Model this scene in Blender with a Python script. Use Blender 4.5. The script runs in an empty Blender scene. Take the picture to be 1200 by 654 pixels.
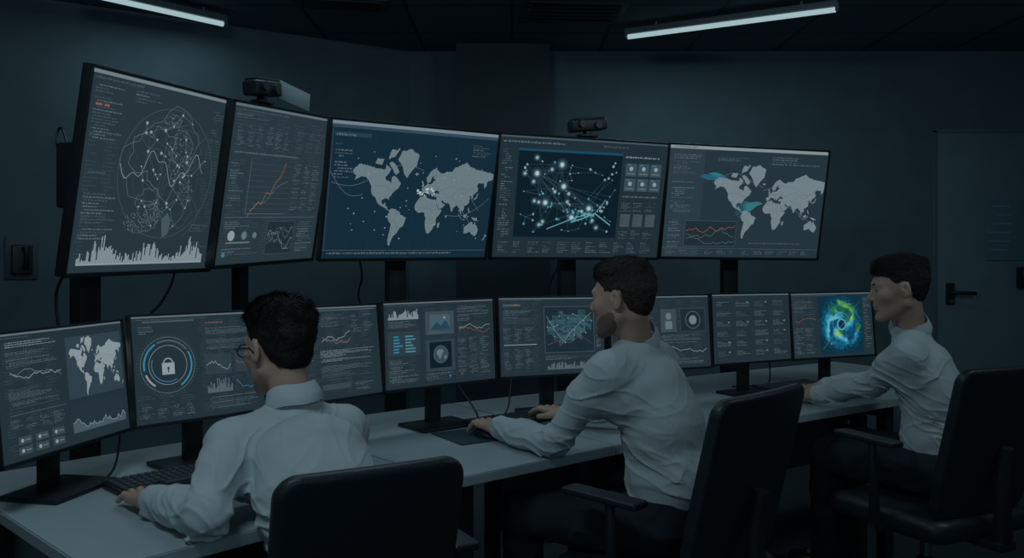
import bpy, bmesh, math, random, time
import numpy as np
from mathutils import Vector, Matrix
random.seed(7)
rng=np.random.default_rng(5)
T0=time.time()
COL=bpy.context.scene.collection
CZ=1.34
V=Vector
def P(px,py,Y): return V(((px-600)/1000*Y, Y, CZ-(py-300)/1000*Y))
def lin(c):
    return tuple(((x/255)/12.92 if x/255<=.04045 else ((x/255+.055)/1.055)**2.4) for x in c)
TAB=rng.random((64,64,64))
def vn(p):
    i=np.floor(p).astype(int); f=p-i; f=f*f*(3-2*f); i&=63; r=0
    for a in (0,1):
        for b in (0,1):
            for c in (0,1):
                w=(f[:,0] if a else 1-f[:,0])*(f[:,1] if b else 1-f[:,1])*(f[:,2] if c else 1-f[:,2])
                r=r+w*TAB[(i[:,0]+a)&63,(i[:,1]+b)&63,(i[:,2]+c)&63]
    return r
# ------------------------------------------------------------------ materials
def mat(name,col,rough=.5,metal=0,bump=0,bscale=60,var=0,spec=.5,vscale=6,stretch=None):
    m=bpy.data.materials.new(name); m.use_nodes=True
    nt=m.node_tree; b=nt.nodes['Principled BSDF']
    b.inputs['Base Color'].default_value=(*col,1); b.inputs['Roughness'].default_value=rough
    b.inputs['Metallic'].default_value=metal; b.inputs['Specular IOR Level'].default_value=spec
    tc=nt.nodes.new('ShaderNodeTexCoord'); mp=nt.nodes.new('ShaderNodeMapping')
    nt.links.new(tc.outputs['Object'],mp.inputs['Vector'])
    if stretch: mp.inputs['Scale'].default_value=stretch
    if var:
        n=nt.nodes.new('ShaderNodeTexNoise'); n.inputs['Scale'].default_value=vscale; n.inputs['Detail'].default_value=4
        r=nt.nodes.new('ShaderNodeValToRGB')
        r.color_ramp.elements[0].position=.3; r.color_ramp.elements[1].position=.7
        r.color_ramp.elements[0].color=(*[c*(1-var) for c in col],1); r.color_ramp.elements[1].color=(*[min(1,c*(1+var)) for c in col],1)
        nt.links.new(mp.outputs[0],n.inputs['Vector']); nt.links.new(n.outputs['Fac'],r.inputs[0]); nt.links.new(r.outputs[0],b.inputs['Base Color'])
    if bump:
        n=nt.nodes.new('ShaderNodeTexNoise'); n.inputs['Scale'].default_value=bscale; n.inputs['Detail'].default_value=5
        bp=nt.nodes.new('ShaderNodeBump'); bp.inputs['Strength'].default_value=bump; bp.inputs['Distance'].default_value=.01
        nt.links.new(mp.outputs[0],n.inputs['Vector']); nt.links.new(n.outputs['Fac'],bp.inputs['Height']); nt.links.new(bp.outputs[0],b.inputs['Normal'])
    return m
_em={}
def em(c,s=1.0,rough=.4):
    k=(tuple(c),s)
    if k in _em: return _em[k]
    m=bpy.data.materials.new('display_%d_%d_%d'%tuple(c)); m.use_nodes=True
    b=m.node_tree.nodes['Principled BSDF']
    b.inputs['Base Color'].default_value=(.008,.012,.014,1); b.inputs['Roughness'].default_value=rough
    b.inputs['Specular IOR Level'].default_value=.2
    b.inputs['Emission Color'].default_value=(*lin(c),1); b.inputs['Emission Strength'].default_value=s
    _em[k]=m; return m
M={}
M['wall']=mat('painted_wall',(.095,.155,.182),.75,bump=.05,bscale=120,var=.08)
M['wall2']=mat('side_wall',(.09,.15,.18),.75,var=.08)
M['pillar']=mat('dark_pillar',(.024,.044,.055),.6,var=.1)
M['floor']=mat('carpet_floor',(.045,.072,.086),.85,bump=.3,bscale=400,var=.2,vscale=30)
M['base']=mat('baseboard_paint',(.04,.065,.078),.5)
M['doorp']=mat('door_paint',(.15,.235,.27),.5,var=.05)
M['frame']=mat('door_frame_paint',(.10,.165,.195),.5)
M['panel']=mat('modesty_panel_laminate',(.16,.215,.24),.5)
M['black']=mat('black_plastic',(.012,.018,.022),.42,bump=.03,bscale=300)
M['black2']=mat('black_metal',(.016,.023,.028),.35,metal=.2)
M['key']=mat('keycap_plastic',(.045,.06,.07),.5)
M['desk']=mat('white_laminate',(.355,.425,.455),.42,var=.03,vscale=3)
M['metal']=mat('brushed_metal',(.25,.29,.32),.35,metal=.9)
M['greyp']=mat('grey_plastic',(.14,.19,.21),.5)
M['plate']=mat('wall_plate_plastic',(.06,.09,.105),.5)
M['sheet']=mat('pale_sheet',(.26,.33,.36),.4)
M['leather']=mat('black_leather',(.015,.023,.029),.45,bump=.12,bscale=180)
M['chplast']=mat('chair_plastic',(.016,.023,.028),.4)
M['pad']=mat('mouse_pad_cloth',(.020,.055,.070),.8,bump=.1,bscale=500)
M['skin']=mat('skin',(.48,.305,.23),.5,bump=.05,bscale=150,var=.08,vscale=25,spec=.35)
M['shirt']=mat('white_shirt_cotton',(.46,.52,.54),.8,bump=.18,bscale=55,var=.04,vscale=12,stretch=(1,1,.6),spec=.12)
M['collar']=mat('shirt_collar_cotton',(.50,.56,.58),.7,spec=.2)
M['trouser']=mat('dark_trousers',(.018,.026,.032),.8,bump=.2,bscale=60,spec=.2)
M['shoe']=mat('shoe_leather',(.012,.015,.018),.3)
M['hair']=mat('black_hair',(.014,.014,.015),.65,bump=.4,bscale=160,var=.4,vscale=90,spec=.3)
M['hair2']=mat('brown_hair',(.038,.029,.024),.65,bump=.4,bscale=160,var=.4,vscale=90,spec=.3)
M['beard']=mat('beard_stubble',(.17,.112,.088),.75,bump=.3,bscale=500,var=.35,vscale=420)
M['eye']=mat('eye_white',(.20,.20,.20),.35)
M['iris']=mat('iris_dark',(.02,.012,.01),.3)
def tile_mat():
    m=mat('ceiling_tiles',(.03,.045,.055),.85)
    nt=m.node_tree; b=nt.nodes['Principled BSDF']
    tc=nt.nodes.new('ShaderNodeTexCoord'); br=nt.nodes.new('ShaderNodeTexBrick')
    br.offset=0; br.inputs['Scale'].default_value=1; br.inputs['Brick Width'].default_value=.6; br.inputs['Row Height'].default_value=.6
    br.inputs['Mortar Size'].default_value=.012
    br.inputs['Color1'].default_value=(.13,.19,.22,1); br.inputs['Color2'].default_value=(.115,.17,.20,1); br.inputs['Mortar'].default_value=(.05,.08,.095,1)
    nt.links.new(tc.outputs['Object'],br.inputs['Vector']); nt.links.new(br.outputs['Color'],b.inputs['Base Color'])
    return m
M['tile']=tile_mat()
# ------------------------------------------------------------------ mesh builder
EM={}
def _mat4(loc,rz): return Matrix.Translation(V(loc))@Matrix.Rotation(rz,4,'Z')
def thing(name,label,cat,loc=(0,0,0),rz=0,group=None):
    o=bpy.data.objects.new(name,None); COL.objects.link(o); o.empty_display_size=.1
    o.location=loc; o.rotation_euler=(0,0,rz); o['label']=label; o['category']=cat
    if group: o['group']=group
    EM[o.name]=_mat4(loc,rz); return o
def tag(o,label,cat,group=None):
    o['label']=label; o['category']=cat
    if group: o['group']=group
    return o
def struct(o): o['kind']='structure'; return o
def root_of(p):
    while p.parent: p=p.parent
    return p
def link_mesh(name,me,parent,mats):
    for m in mats: me.materials.append(m)
    o=bpy.data.objects.new(name,me); COL.objects.link(o)
    if parent: o.parent=parent
    return o
class MB:
    def __init__(s): s.v=[];s.f=[];s.m=[]
    def add(s,vs,fs,m=0):
        o=len(s.v); s.v+=[V(v) for v in vs]; s.f+=[tuple(i+o for i in f) for f in fs]; s.m+=[m]*len(fs)
    def box(s,c,size,R=None,m=0,bev=0,seg=2):
        bm=bmesh.new(); bmesh.ops.create_cube(bm,size=1)
        for v in bm.verts: v.co=V((v.co.x*size[0],v.co.y*size[1],v.co.z*size[2]))
        if bev: bmesh.ops.bevel(bm,geom=bm.edges[:],offset=min(bev,min(size)*.49),segments=seg,profile=.6,affect='EDGES')
        R=R.to_3x3() if R else Matrix.Identity(3)
        bm.verts.index_update()
        s.add([R@v.co+V(c) for v in bm.verts],[[v.index for v in f.verts] for f in bm.faces],m); bm.free()
    def tube(s,pts,r,seg=8,m=0,caps=True):
        pts=[V(p) for p in pts]; n=len(pts); rs=r if isinstance(r,(list,tuple)) else [r]*n
        t0=(pts[1]-pts[0]).normalized(); a=V((0,0,1)) if abs(t0.z)<.9 else V((1,0,0))
        u=t0.cross(a).normalized(); vs=[]
        for i in range(n):
            t=(pts[min(i+1,n-1)]-pts[max(i-1,0)]).normalized()
            u=(u-t*u.dot(t)).normalized(); w=t.cross(u)
            for k in range(seg):
                an=2*math.pi*k/seg; vs.append(pts[i]+(u*math.cos(an)+w*math.sin(an))*rs[i])
        fs=[(i*seg+k,i*seg+(k+1)%seg,(i+1)*seg+(k+1)%seg,(i+1)*seg+k) for i in range(n-1) for k in range(seg)]
        if caps: fs+=[tuple(range(seg))[::-1],tuple((n-1)*seg+k for k in range(seg))]
        s.add(vs,fs,m)
    def lathe(s,prof,c,R=None,seg=24,m=0):
        R=R.to_3x3() if R else Matrix.Identity(3); c=V(c); vs=[]
        for r,z in prof:
            for k in range(seg):
                a=2*math.pi*k/seg; vs.append(c+R@V((r*math.cos(a),r*math.sin(a),z)))
        n=len(prof)
        fs=[(i*seg+k,i*seg+(k+1)%seg,(i+1)*seg+(k+1)%seg,(i+1)*seg+k) for i in range(n-1) for k in range(seg)]
        fs+=[tuple(range(seg))[::-1],tuple((n-1)*seg+k for k in range(seg))]
        s.add(vs,fs,m)
    def build(s,name,mats,parent=None,world=False,M=None,smooth=True):
        X=Matrix.Identity(4)
        if M is not None: X=M; world=True
        if world and parent: X=EM[root_of(parent).name].inverted()@X
        me=bpy.data.meshes.new(name); me.from_pydata([X@v for v in s.v],[],s.f)
        if not isinstance(mats,(list,tuple)): mats=[mats]
        o=link_mesh(name,me,parent,mats)
        me.polygons.foreach_set('material_index',s.m)
        if smooth:
            me.polygons.foreach_set('use_smooth',[True]*len(s.f)); me.set_sharp_from_angle(angle=math.radians(35))
        me.update(); return o
# ------------------------------------------------------------------ sdf
class SDF:
    def __init__(s,lo,hi,h):
        s.h=h; s.lo=np.array(lo,float); n=np.ceil((np.array(hi,float)-s.lo)/h).astype(int)+1
        s.n=n; s.ax=[(s.lo[i]+h*np.arange(n[i])).astype(np.float32) for i in range(3)]
        s.F=np.full(tuple(n),1.0,np.float32)
    def op(s,fn,lo,hi,k=.01,mode='u'):
        a=[int(max(0,math.floor((lo[i]-s.lo[i])/s.h))) for i in range(3)]
        b=[int(min(s.n[i],math.ceil((hi[i]-s.lo[i])/s.h)+1)) for i in range(3)]
        if any(b[i]<=a[i] for i in range(3)): return
        sl=tuple(slice(a[i],b[i]) for i in range(3))
        X=s.ax[0][sl[0]][:,None,None]; Y=s.ax[1][sl[1]][None,:,None]; Z=s.ax[2][sl[2]][None,None,:]
        d=fn(X,Y,Z); A=s.F[sl]
        if mode=='u':
            q=np.maximum(k-np.abs(A-d),0); s.F[sl]=np.minimum(A,d)-q*q/(4*k)
        elif mode=='s':
            q=np.maximum(k-np.abs(A+d),0); s.F[sl]=np.maximum(A,-d)+q*q/(4*k)
        elif mode=='i':
            s.F[sl]=np.maximum(A,d)
    def cap(s,a,b,ra,rb,k=.02,lat=None,sc=1.0,mode='u'):
        a=np.array(a,float); b=np.array(b,float); L=None if lat is None else np.array(lat,float)/np.linalg.norm(lat)
        def T(x,y,z):
            if L is None: return x,y,z
            c=(x*L[0]+y*L[1]+z*L[2])*(1/sc-1); return x+L[0]*c,y+L[1]*c,z+L[2]*c
        ba=np.array(T(*(b-a))); bb=max(float(ba@ba),1e-9)
        def fn(X,Y,Z):
            x,y,z=T(X-a[0],Y-a[1],Z-a[2])
            t=np.clip((x*ba[0]+y*ba[1]+z*ba[2])/bb,0,1)
            return np.sqrt((x-t*ba[0])**2+(y-t*ba[1])**2+(z-t*ba[2])**2)-(ra+t*(rb-ra))
        m=max(ra,rb)*sc+k+.03
        s.op(fn,np.minimum(a,b)-m,np.maximum(a,b)+m,k,mode)
    def ell(s,c,R,r,k=.02,mode='u'):
        c=np.array(c,float); R=[np.array(q,float) for q in R]
        def fn(X,Y,Z):
            x,y,z=X-c[0],Y-c[1],Z-c[2]
            q=[(x*R[i][0]+y*R[i][1]+z*R[i][2]) for i in range(3)]
            k0=np.sqrt(sum((q[i]/r[i])**2 for i in range(3))); k1=np.sqrt(sum((q[i]/r[i]**2)**2 for i in range(3)))+1e-6
            return k0*(k0-1)/k1
        m=max(r)+k+.03
        s.op(fn,c-m,c+m,k,mode)
    def disp(s,fn,band=.025):
        m=np.abs(s.F)<band; I=np.argwhere(m)
        p=s.lo+s.h*I
        s.F[m]+=fn(p).astype(np.float32)
    def nets(s):
        F=s.F; S=F<0; n=F.shape
        cnt=np.zeros((n[0]-1,n[1]-1,n[2]-1),np.uint8)
        offs=[(i,j,k) for i in (0,1) for j in (0,1) for k in (0,1)]
        for o in offs: cnt+=S[o[0]:n[0]-1+o[0],o[1]:n[1]-1+o[1],o[2]:n[2]-1+o[2]]
        act=(cnt>0)&(cnt<8); I=np.argwhere(act); N=len(I)
        idx=np.full(act.shape,-1,np.int32); idx[act]=np.arange(N)
        vals={o:F[I[:,0]+o[0],I[:,1]+o[1],I[:,2]+o[2]].astype(float) for o in offs}
        acc=np.zeros((N,3)); c=np.zeros(N)
        for o in offs:
            for ax in range(3):
                if o[ax]==0:
                    p=list(o); p[ax]=1; va,vb=vals[o],vals[tuple(p)]
                    m=(va<0)!=(vb<0); t=va[m]/(va[m]-vb[m])
                    pos=np.tile(np.array(o,float),(int(m.sum()),1)); pos[:,ax]+=t
                    acc[m]+=pos; c[m]+=1
        Vt=s.lo+s.h*(I+acc/np.maximum(c,1)[:,None])
        Q=[]
        for ax in range(3):
            sa=[slice(1,-1)]*3; sb=[slice(1,-1)]*3; sa[ax]=slice(0,-1); sb[ax]=slice(1,None)
            A=S[tuple(sa)]; B=S[tuple(sb)]
            E=np.argwhere(A!=B); flip=~A[E[:,0],E[:,1],E[:,2]]
            for q in range(3):
                if q!=ax: E[:,q]+=1
            u,w=(ax+1)%3,(ax+2)%3
            def cell(du,dw):
                G=E.copy(); G[:,u]+=du; G[:,w]+=dw; return idx[G[:,0],G[:,1],G[:,2]]
            q=np.stack([cell(-1,-1),cell(0,-1),cell(0,0),cell(-1,0)],1)
            q[flip]=q[flip][:,::-1]; Q.append(q)
        Q=np.concatenate(Q); Q=Q[(Q>=0).all(1)]
        return Vt,Q
    def build(s,name,m,parent=None,world=True,extra=None):
        Vt,Q=s.nets(); Ql=Q.tolist()
        if extra:
            V2,F2=extra(Vt,Q); o=len(Vt); Vt=np.concatenate([Vt,V2]); Ql+= [[i+o for i in f] for f in F2]
        if world and parent:
            X=np.array(EM[root_of(parent).name].inverted()); Vt=Vt@X[:3,:3].T+X[:3,3]
        me=bpy.data.meshes.new(name); me.from_pydata(Vt.tolist(),[],Ql)
        me.polygons.foreach_set('use_smooth',[True]*len(Ql)); me.update()
        return link_mesh(name,me,parent,[m])
# ------------------------------------------------------------------ room
H=2.75
def wallseg(name,p0,p1,z0,z1,m,th=.12,side=1):
    p0=V((*p0,0)); p1=V((*p1,0)); d=(p1-p0).normalized(); n=V((-d.y,d.x,0))*th*side
    mb=MB(); a,b,c,e=p0,p1,p1+n,p0+n
    vs=[q+V((0,0,z)) for z in (z0,z1) for q in (a,b,c,e)]
    mb.add(vs,[(0,1,2,3),(7,6,5,4),(0,4,5,1),(1,5,6,2),(2,6,7,3),(3,7,4,0)])
    return struct(mb.build(name,m,smooth=False))
WC=(-.705,5.875); WL=(-4.2,3.64)
YB=5.875
wallseg('wall_left',WL,WC,0,H,M['wall'])
DX0,DX1,DZ=2.92,3.86,2.19
wallseg('wall_back',WC,(DX0,YB),0,H,M['wall'])
wallseg('wall_back_upper',(DX0,YB),(DX1,YB),DZ,H,M['wall'])
wallseg('wall_back_right',(DX1,YB),(4.6,YB),0,H,M['wall'])
wallseg('wall_right',(4.6,YB),(4.6,-1.6),0,H,M['wall2'])
wallseg('wall_front',(4.6,-1.6),(-4.2,-1.6),0,H,M['wall2'])
wallseg('wall_side',(-4.2,-1.6),WL,0,H,M['wall2'])
mb=MB(); mb.box((.2,2.15,-.05),(9.2,7.9,.1)); struct(mb.build('floor',M['floor'],smooth=False))
mb=MB(); mb.box((.2,2.15,H+.05),(9.2,7.9,.1)); struct(mb.build('ceiling',M['tile'],smooth=False))
wallseg('baseboard_left',(WL[0]+.05,WL[1]+.018),(WC[0]+.01,WC[1]-.015),0,.1,M['base'],.015,-1)
wallseg('baseboard_back',(WC[0],YB-.002),(DX0-.07,YB-.002),0,.1,M['base'],.015,-1)
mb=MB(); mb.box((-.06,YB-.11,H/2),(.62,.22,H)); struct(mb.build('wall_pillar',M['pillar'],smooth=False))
d=thing('door_1','pale grey door with lever handle in the back wall','door',((DX0+DX1)/2,YB+.03,0)); d['kind']='structure'
mb=MB(); mb.box((0,-.010,DZ/2),(DX1-DX0+.004,.045,DZ+.004),bev=.002); mb.build('door_panel',M['doorp'],d)
mb=MB()
for sx in (-1,1): mb.box((sx*((DX1-DX0)/2+.012),-.036,DZ/2),(.03,.008,DZ+.03),bev=.002)
mb.box((0,-.036,DZ+.012),(DX1-DX0+.054,.008,.03),bev=.002); mb.build('door_frame',M['frame'],d)
hx=-(DX1-DX0)/2+.09
mb=MB(); mb.box((hx,-.04,1.08),(.055,.02,.15),bev=.006); mb.tube([(hx,-.045,1.09),(hx,-.085,1.09),(hx+.02,-.095,1.09),(hx+.15,-.095,1.085)],.013,8)
mb.build('door_handle',M['black2'],d)
mb=MB(); mb.tube([(hx,-.045,1.03),(hx,-.06,1.03)],.016,14); mb.build('lock_cylinder',M['metal'],d)
t=thing('notice_board','pale blue notice panel fixed on the door at the right edge','notice',(3.42,YB-.010,1.52))
mb=MB(); mb.box((0,0,.0),(.34,.008,.42),bev=.003); mb.build('board',mat('notice_blue',(.12,.23,.28),.4),t)
mb=MB()
for i in range(6): mb.box((-.05+random.uniform(-.03,.03),-.006,.16-i*.06),(.16+random.uniform(-.06,.06),.002,.014))
mb.build('printing',mat('notice_print',(.18,.32,.37),.5),t)
t=thing('intercom','small black intercom handset on the door at the right edge','intercom',(3.50,YB-.008,1.19))
mb=MB(); mb.box((0,-.015,0),(.07,.03,.15),bev=.01); mb.build('body',M['black'],t)
mb=MB(); mb.tube([(-.01,-.04,-.05),(-.012,-.055,0),(-.01,-.04,.05)],[.014,.01,.014],10); mb.build('handset',M['black2'],t)
dl=(V((*WC,0))-V((*WL,0))).normalized()
pos=None
for k in range(2000):
    q=V((*WL,0))+dl*k*.002
    if 600+1000*q.x/q.y>=25: pos=q; break
rzl=math.atan2(dl.y,dl.x)
t=thing('wall_phone','black wall telephone handset on a grey square plate on the left wall','wall phone',(pos.x,pos.y,CZ-.002*pos.y),rzl)
mb=MB(); mb.box((0,-.008,0),(.155,.016,.235),bev=.005); mb.build('wall_plate',M['plate'],t)
mb=MB(); mb.box((.0,-.03,-.01),(.10,.04,.16),bev=.012,seg=3); mb.build('cradle',M['black'],t)
mb=MB(); mb.tube([(.015,-.06,-.055),(.02,-.075,-.03),(.02,-.08,.02),(.015,-.07,.055)],[.018,.014,.014,.022],12); mb.build('handset',M['black2'],t)
def ceil_light(a,b,label,e):
    a=V(a);b=V(b);c=(a+b)/2; d=b-a; rz=math.atan2(d.y,d.x); L=d.length
    t=thing('ceiling_light',label,'ceiling light',(c.x,c.y,2.68),rz,'linear tube lights under the ceiling')
    mb=MB(); mb.box((0,0,.03),(L+.03,.055,.035),bev=.006)
    for sx in (-1,1): mb.tube([(sx*L*.35,0,.04),(sx*L*.35,0,.07)],.008,8)
    mb.build('housing',M['greyp'],t)
    mb=MB(); mb.tube([(-L/2,0,-.0),(L/2,0,-.0)],.0145,14); mb.build('tube',em((160,186,192),1.0),t)
    for sx in (-1,1):
        mb=MB(); mb.box((sx*(L/2+.008),0,.008),(.018,.045,.035),bev=.005); mb.build('end_cap',M['greyp'],t)
    ld=bpy.data.lights.new('tube_lamp','AREA'); ld.shape='RECTANGLE'; ld.size=L; ld.size_y=.08; ld.energy=e; ld.color=(.68,.9,1)
    lo=bpy.data.objects.new('tube_lamp',ld); COL.objects.link(lo); lo.location=(c.x,c.y,2.65); lo.rotation_euler=(0,0,rz)
ceil_light((.71,5.22,0),(1.76,4.64,0),'lit linear tube light on the ceiling at upper right',3.5)
ceil_light((-2.2,4.33,0),(-1.67,4.93,0),'lit linear tube light on the ceiling at upper left',1.3)
for (x,y,w,h_,rz,l) in ((-.95,4.75,.5,.22,.2,'dark slotted ceiling vent between the two tube lights'),(.35,4.9,.6,.5,.05,'square dark ceiling vent above the pillar')):
    t=thing('ceiling_vent',l,'vent',(x,y,H-.004),rz)
    mb=MB(); mb.box((0,0,0),(w,h_,.012),bev=.003); mb.build('vent_frame',M['base'],t)
    for k in range(6):
        mb=MB(); mb.box((0,-h_/2+(k+.8)*h_/7,-.01),(w*.88,h_*.06,.01)); mb.build('slat',M['black'],t)
# ------------------------------------------------------------------ desks
DT=.74
FR=[(-.80,1.62),(-.167,2.29),(.33,2.70),(1.55,3.53),(2.35,4.03)]
FR=[V((x,y,0)) for x,y in FR]
nrm=[]
for i in range(len(FR)):
    ds=[]
    if i>0: ds.append((FR[i]-FR[i-1]).normalized())
    if i<len(FR)-1: ds.append((FR[i+1]-FR[i]).normalized())
    d_=sum(ds,V((0,0,0))).normalized(); nrm.append(V((-d_.y,d_.x,0)))
DEP=.97
BK=[FR[i]+nrm[i]*DEP for i in range(len(FR))]
dl_=['white desk section at the left end carrying the world map monitor','short white desk section before the middle man','long white desk section reaching from middle man to right man','far white desk section behind the right man']
for i in range(4):
    a,b,c,e=FR[i],FR[i+1],BK[i+1],BK[i]; ctr=(a+b+c+e)/4
    t=thing('desk',dl_[i],'desk',(ctr.x,ctr.y,0),0,'white desks joined in an arc')
    g=.0015; u=(b-a).normalized()*g
    mb=MB(); q=[a+u,b-u,c-u,e+u]
    bm=bmesh.new()
    lo=[bm.verts.new(p+V((0,0,DT-.03))) for p in q]; hi=[bm.verts.new(p+V((0,0,DT))) for p in q]
    bm.faces.new(lo[::-1]); bm.faces.new(hi)
    for k in range(4): bm.faces.new([lo[k],lo[(k+1)%4],hi[(k+1)%4],hi[k]])
    bmesh.ops.bevel(bm,geom=bm.edges[:],offset=.003,segments=2,affect='EDGES'); bm.verts.index_update()
    mb.add([v.co for v in bm.verts],[[v.index for v in f.verts] for f in bm.faces]); bm.free()
    mb.build('desktop',M['desk'],t,world=True)
    d_=(b-a).normalized(); n_=V((-d_.y,d_.x,0)); R=Matrix.Rotation(math.atan2(d_.y,d_.x),4,'Z'); Ln=(b-a).length
    for s_,base in ((1,a),(-1,b)):
        for dep in (.07,.86):
            p=base+d_*s_*.09+n_*dep
            mb=MB(); mb.box(p+V((0,0,.355)),(.05,.05,.70),R,bev=.004); mb.box(p+V((0,0,.008)),(.07,.07,.016),R,bev=.003)
            mb.build('leg',M['black2'],t,world=True)
        p=base+d_*s_*.09+n_*.465
        mb=MB(); mb.box(p+V((0,0,.68)),(.04,.74,.05),R,bev=.004); mb.build('crossbar',M['black2'],t,world=True)
    mb=MB(); mb.box((a+b)/2+n_*.90+V((0,0,.45)),(max(.2,Ln*.8),.018,.48),R,bev=.003); mb.build('modesty_panel',M['panel'],t,world=True)
# ------------------------------------------------------------------ screens
MAP=[
[(-168,66),(-156,71),(-130,70),(-115,68),(-95,68),(-94,72),(-82,68),(-86,64),(-94,60),(-92,57),(-82,55),(-79,52),(-79,60),(-73,62),(-65,59),(-56,53),(-60,47),(-66,44),(-70,42),(-75,38),(-76,35),(-81,31),(-80,26),(-82,29),(-90,30),(-97,27),(-97,22),(-94,18),(-90,21),(-87,20),(-88,16),(-83,15),(-83,10),(-78,9),(-80,7),(-86,11),(-92,14),(-100,17),(-105,20),(-109,25),(-112,30),(-117,33),(-122,37),(-124,43),(-124,48),(-130,54),(-138,59),(-148,60),(-156,57),(-164,55),(-160,60),(-166,62)],
[(-52,66),(-55,70),(-68,76),(-60,81),(-35,82),(-18,79),(-22,72),(-32,68),(-43,60)],
[(-120,72),(-105,71),(-100,76),(-115,76)],[(-88,73),(-78,68),(-70,63),(-62,66),(-68,70),(-80,74)],[(-90,76),(-78,77),(-65,82),(-85,81)],
[(-78,8),(-72,12),(-62,10),(-52,5),(-50,0),(-44,-2),(-35,-6),(-38,-13),(-41,-22),(-48,-26),(-53,-33),(-58,-37),(-62,-40),(-65,-44),(-68,-50),(-69,-54),(-74,-52),(-75,-45),(-72,-33),(-70,-19),(-76,-14),(-81,-6),(-80,0),(-77,4)],
[(-6,35),(10,37),(11,33),(20,31),(32,31),(35,27),(38,20),(43,12),(51,12),(48,4),(41,-3),(39,-10),(40,-16),(35,-22),(32,-28),(26,-34),(19,-35),(15,-27),(12,-17),(13,-8),(9,0),(9,5),(2,6),(-8,5),(-14,9),(-17,14),(-16,22),(-11,29)],
[(44,-16),(50,-14),(48,-24),(44,-24)],
[(-9,37),(-9,43),(-2,44),(-4,48),(2,51),(8,54),(9,57),(11,54),(20,55),(24,58),(29,60),(22,61),(25,65),(18,62),(16,57),(12,56),(6,58),(6,62),(14,68),(25,71),(40,67),(45,67),(55,69),(68,69),(73,72),(85,74),(104,77),(113,74),(130,72),(150,71),(160,70),(178,69),(178,64),(163,60),(163,56),(157,51),(155,58),(142,59),(136,54),(141,52),(140,47),(132,43),(129,41),(129,35),(126,35),(125,39),(118,39),(122,36),(120,32),(121,28),(114,22),(108,21),(109,13),(105,9),(101,13),(104,2),(100,6),(98,14),(94,17),(90,22),(86,20),(80,15),(79,9),(76,9),(73,17),(71,21),(67,25),(57,26),(50,30),(48,29),(52,24),(56,24),(59,22),(52,16),(44,12),(39,21),(34,28),(35,33),(36,36),(28,36),(27,39),(33,42),(41,41),(38,45),(32,46),(28,43),(24,40),(22,37),(19,41),(14,45),(18,40),(15,38),(11,43),(5,43),(0,39),(-5,36)],
[(-5,50),(1,51),(0,54),(-3,58),(-6,57),(-3,54)],[(-24,65),(-18,66),(-14,65),(-19,63)],[(130,32),(136,34),(140,36),(142,42),(145,44),(140,43),(139,39),(133,35)],
[(95,5),(106,-6),(102,-4),(97,1)],[(105,-7),(114,-8),(114,-7)],[(109,1),(115,5),(119,3),(116,-4),(110,-2)],[(120,1),(124,1),(121,-5)],
[(131,-1),(141,-3),(148,-7),(150,-10),(143,-9),(138,-8),(133,-4)],[(120,18),(122,17),(126,7),(122,9),(120,14)],
[(114,-22),(122,-18),(130,-12),(136,-12),(136,-16),(140,-17),(142,-11),(146,-19),(153,-26),(151,-34),(146,-39),(140,-37),(136,-35),(131,-31),(123,-34),(115,-34)],
[(173,-35),(178,-38),(175,-41),(172,-40)],[(172,-41),(174,-42),(168,-46),(167,-45)]]
BORD=[[(-123,49),(-95,49),(-89,48),(-83,46),(-82,42),(-76,44),(-70,46)],[(-141,69),(-141,60),(-131,56)],[(-116,32),(-107,31),(-103,29),(-98,26)],[(-79,-2),(-72,-4),(-70,-10),(-65,-11),(-58,-18),(-54,-25),(-53,-31)],[(-68,-20),(-69,-35),(-71,-50)],[(-67,1),(-60,3),(-52,2)],[(-8,28),(9,36)],[(-12,15),(0,15),(15,14),(24,12),(34,12),(42,10)],[(9,31),(12,23),(16,14),(15,7)],[(25,31),(25,20),(24,12),(28,5),(30,-3),(30,-9),(34,-15)],[(12,-6),(20,-8),(30,-9)],[(12,-17),(22,-18),(28,-16)],[(28,70),(28,61),(32,52),(39,49),(48,46),(60,51),(76,53),(88,49),(98,50),(116,49),(127,52),(134,48)],[(74,39),(80,43),(88,48)],[(62,36),(68,38),(74,37),(79,33),(88,28),(97,28),(102,21),(107,22)],[(44,38),(48,30)],[(6,50),(10,47),(16,48),(24,48),(28,44)],[(14,54),(15,50),(20,49)],[(-1,43),(3,42)],[(61,25),(70,28),(75,33)],[(129,-14),(129,-32)],[(138,-16),(138,-35)],[(18,68),(14,62),(12,59)],[(92,48),(104,42),(112,45),(118,48)],[(98,17),(100,12)]]
def roughen(pg):
    out=[]; n=len(pg)
    for i in range(n):
        a=pg[i]; b=pg[(i+1)%n]; dx,dy=b[0]-a[0],b[1]-a[1]; L=math.hypot(dx,dy); m=max(1,int(L/2.6))
        for k in range(m):
            t=k/m; j=random.uniform(-.6,.6) if k else 0
            out.append((a[0]+dx*t-dy/L*j,a[1]+dy*t+dx/L*j))
    return out
MAP=[roughen(p) for p in MAP]
BG=(37,51,59);PN=(48,62,70);TX=(94,110,117);TD=(68,84,92);TF=(53,68,76);WH=(134,150,156);BL=(18,41,55);CY=(46,126,152);OR=(128,84,70);DK=(11,27,37);TE=(22,70,90);GR=(56,124,100);MP=(103,119,126)
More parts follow.
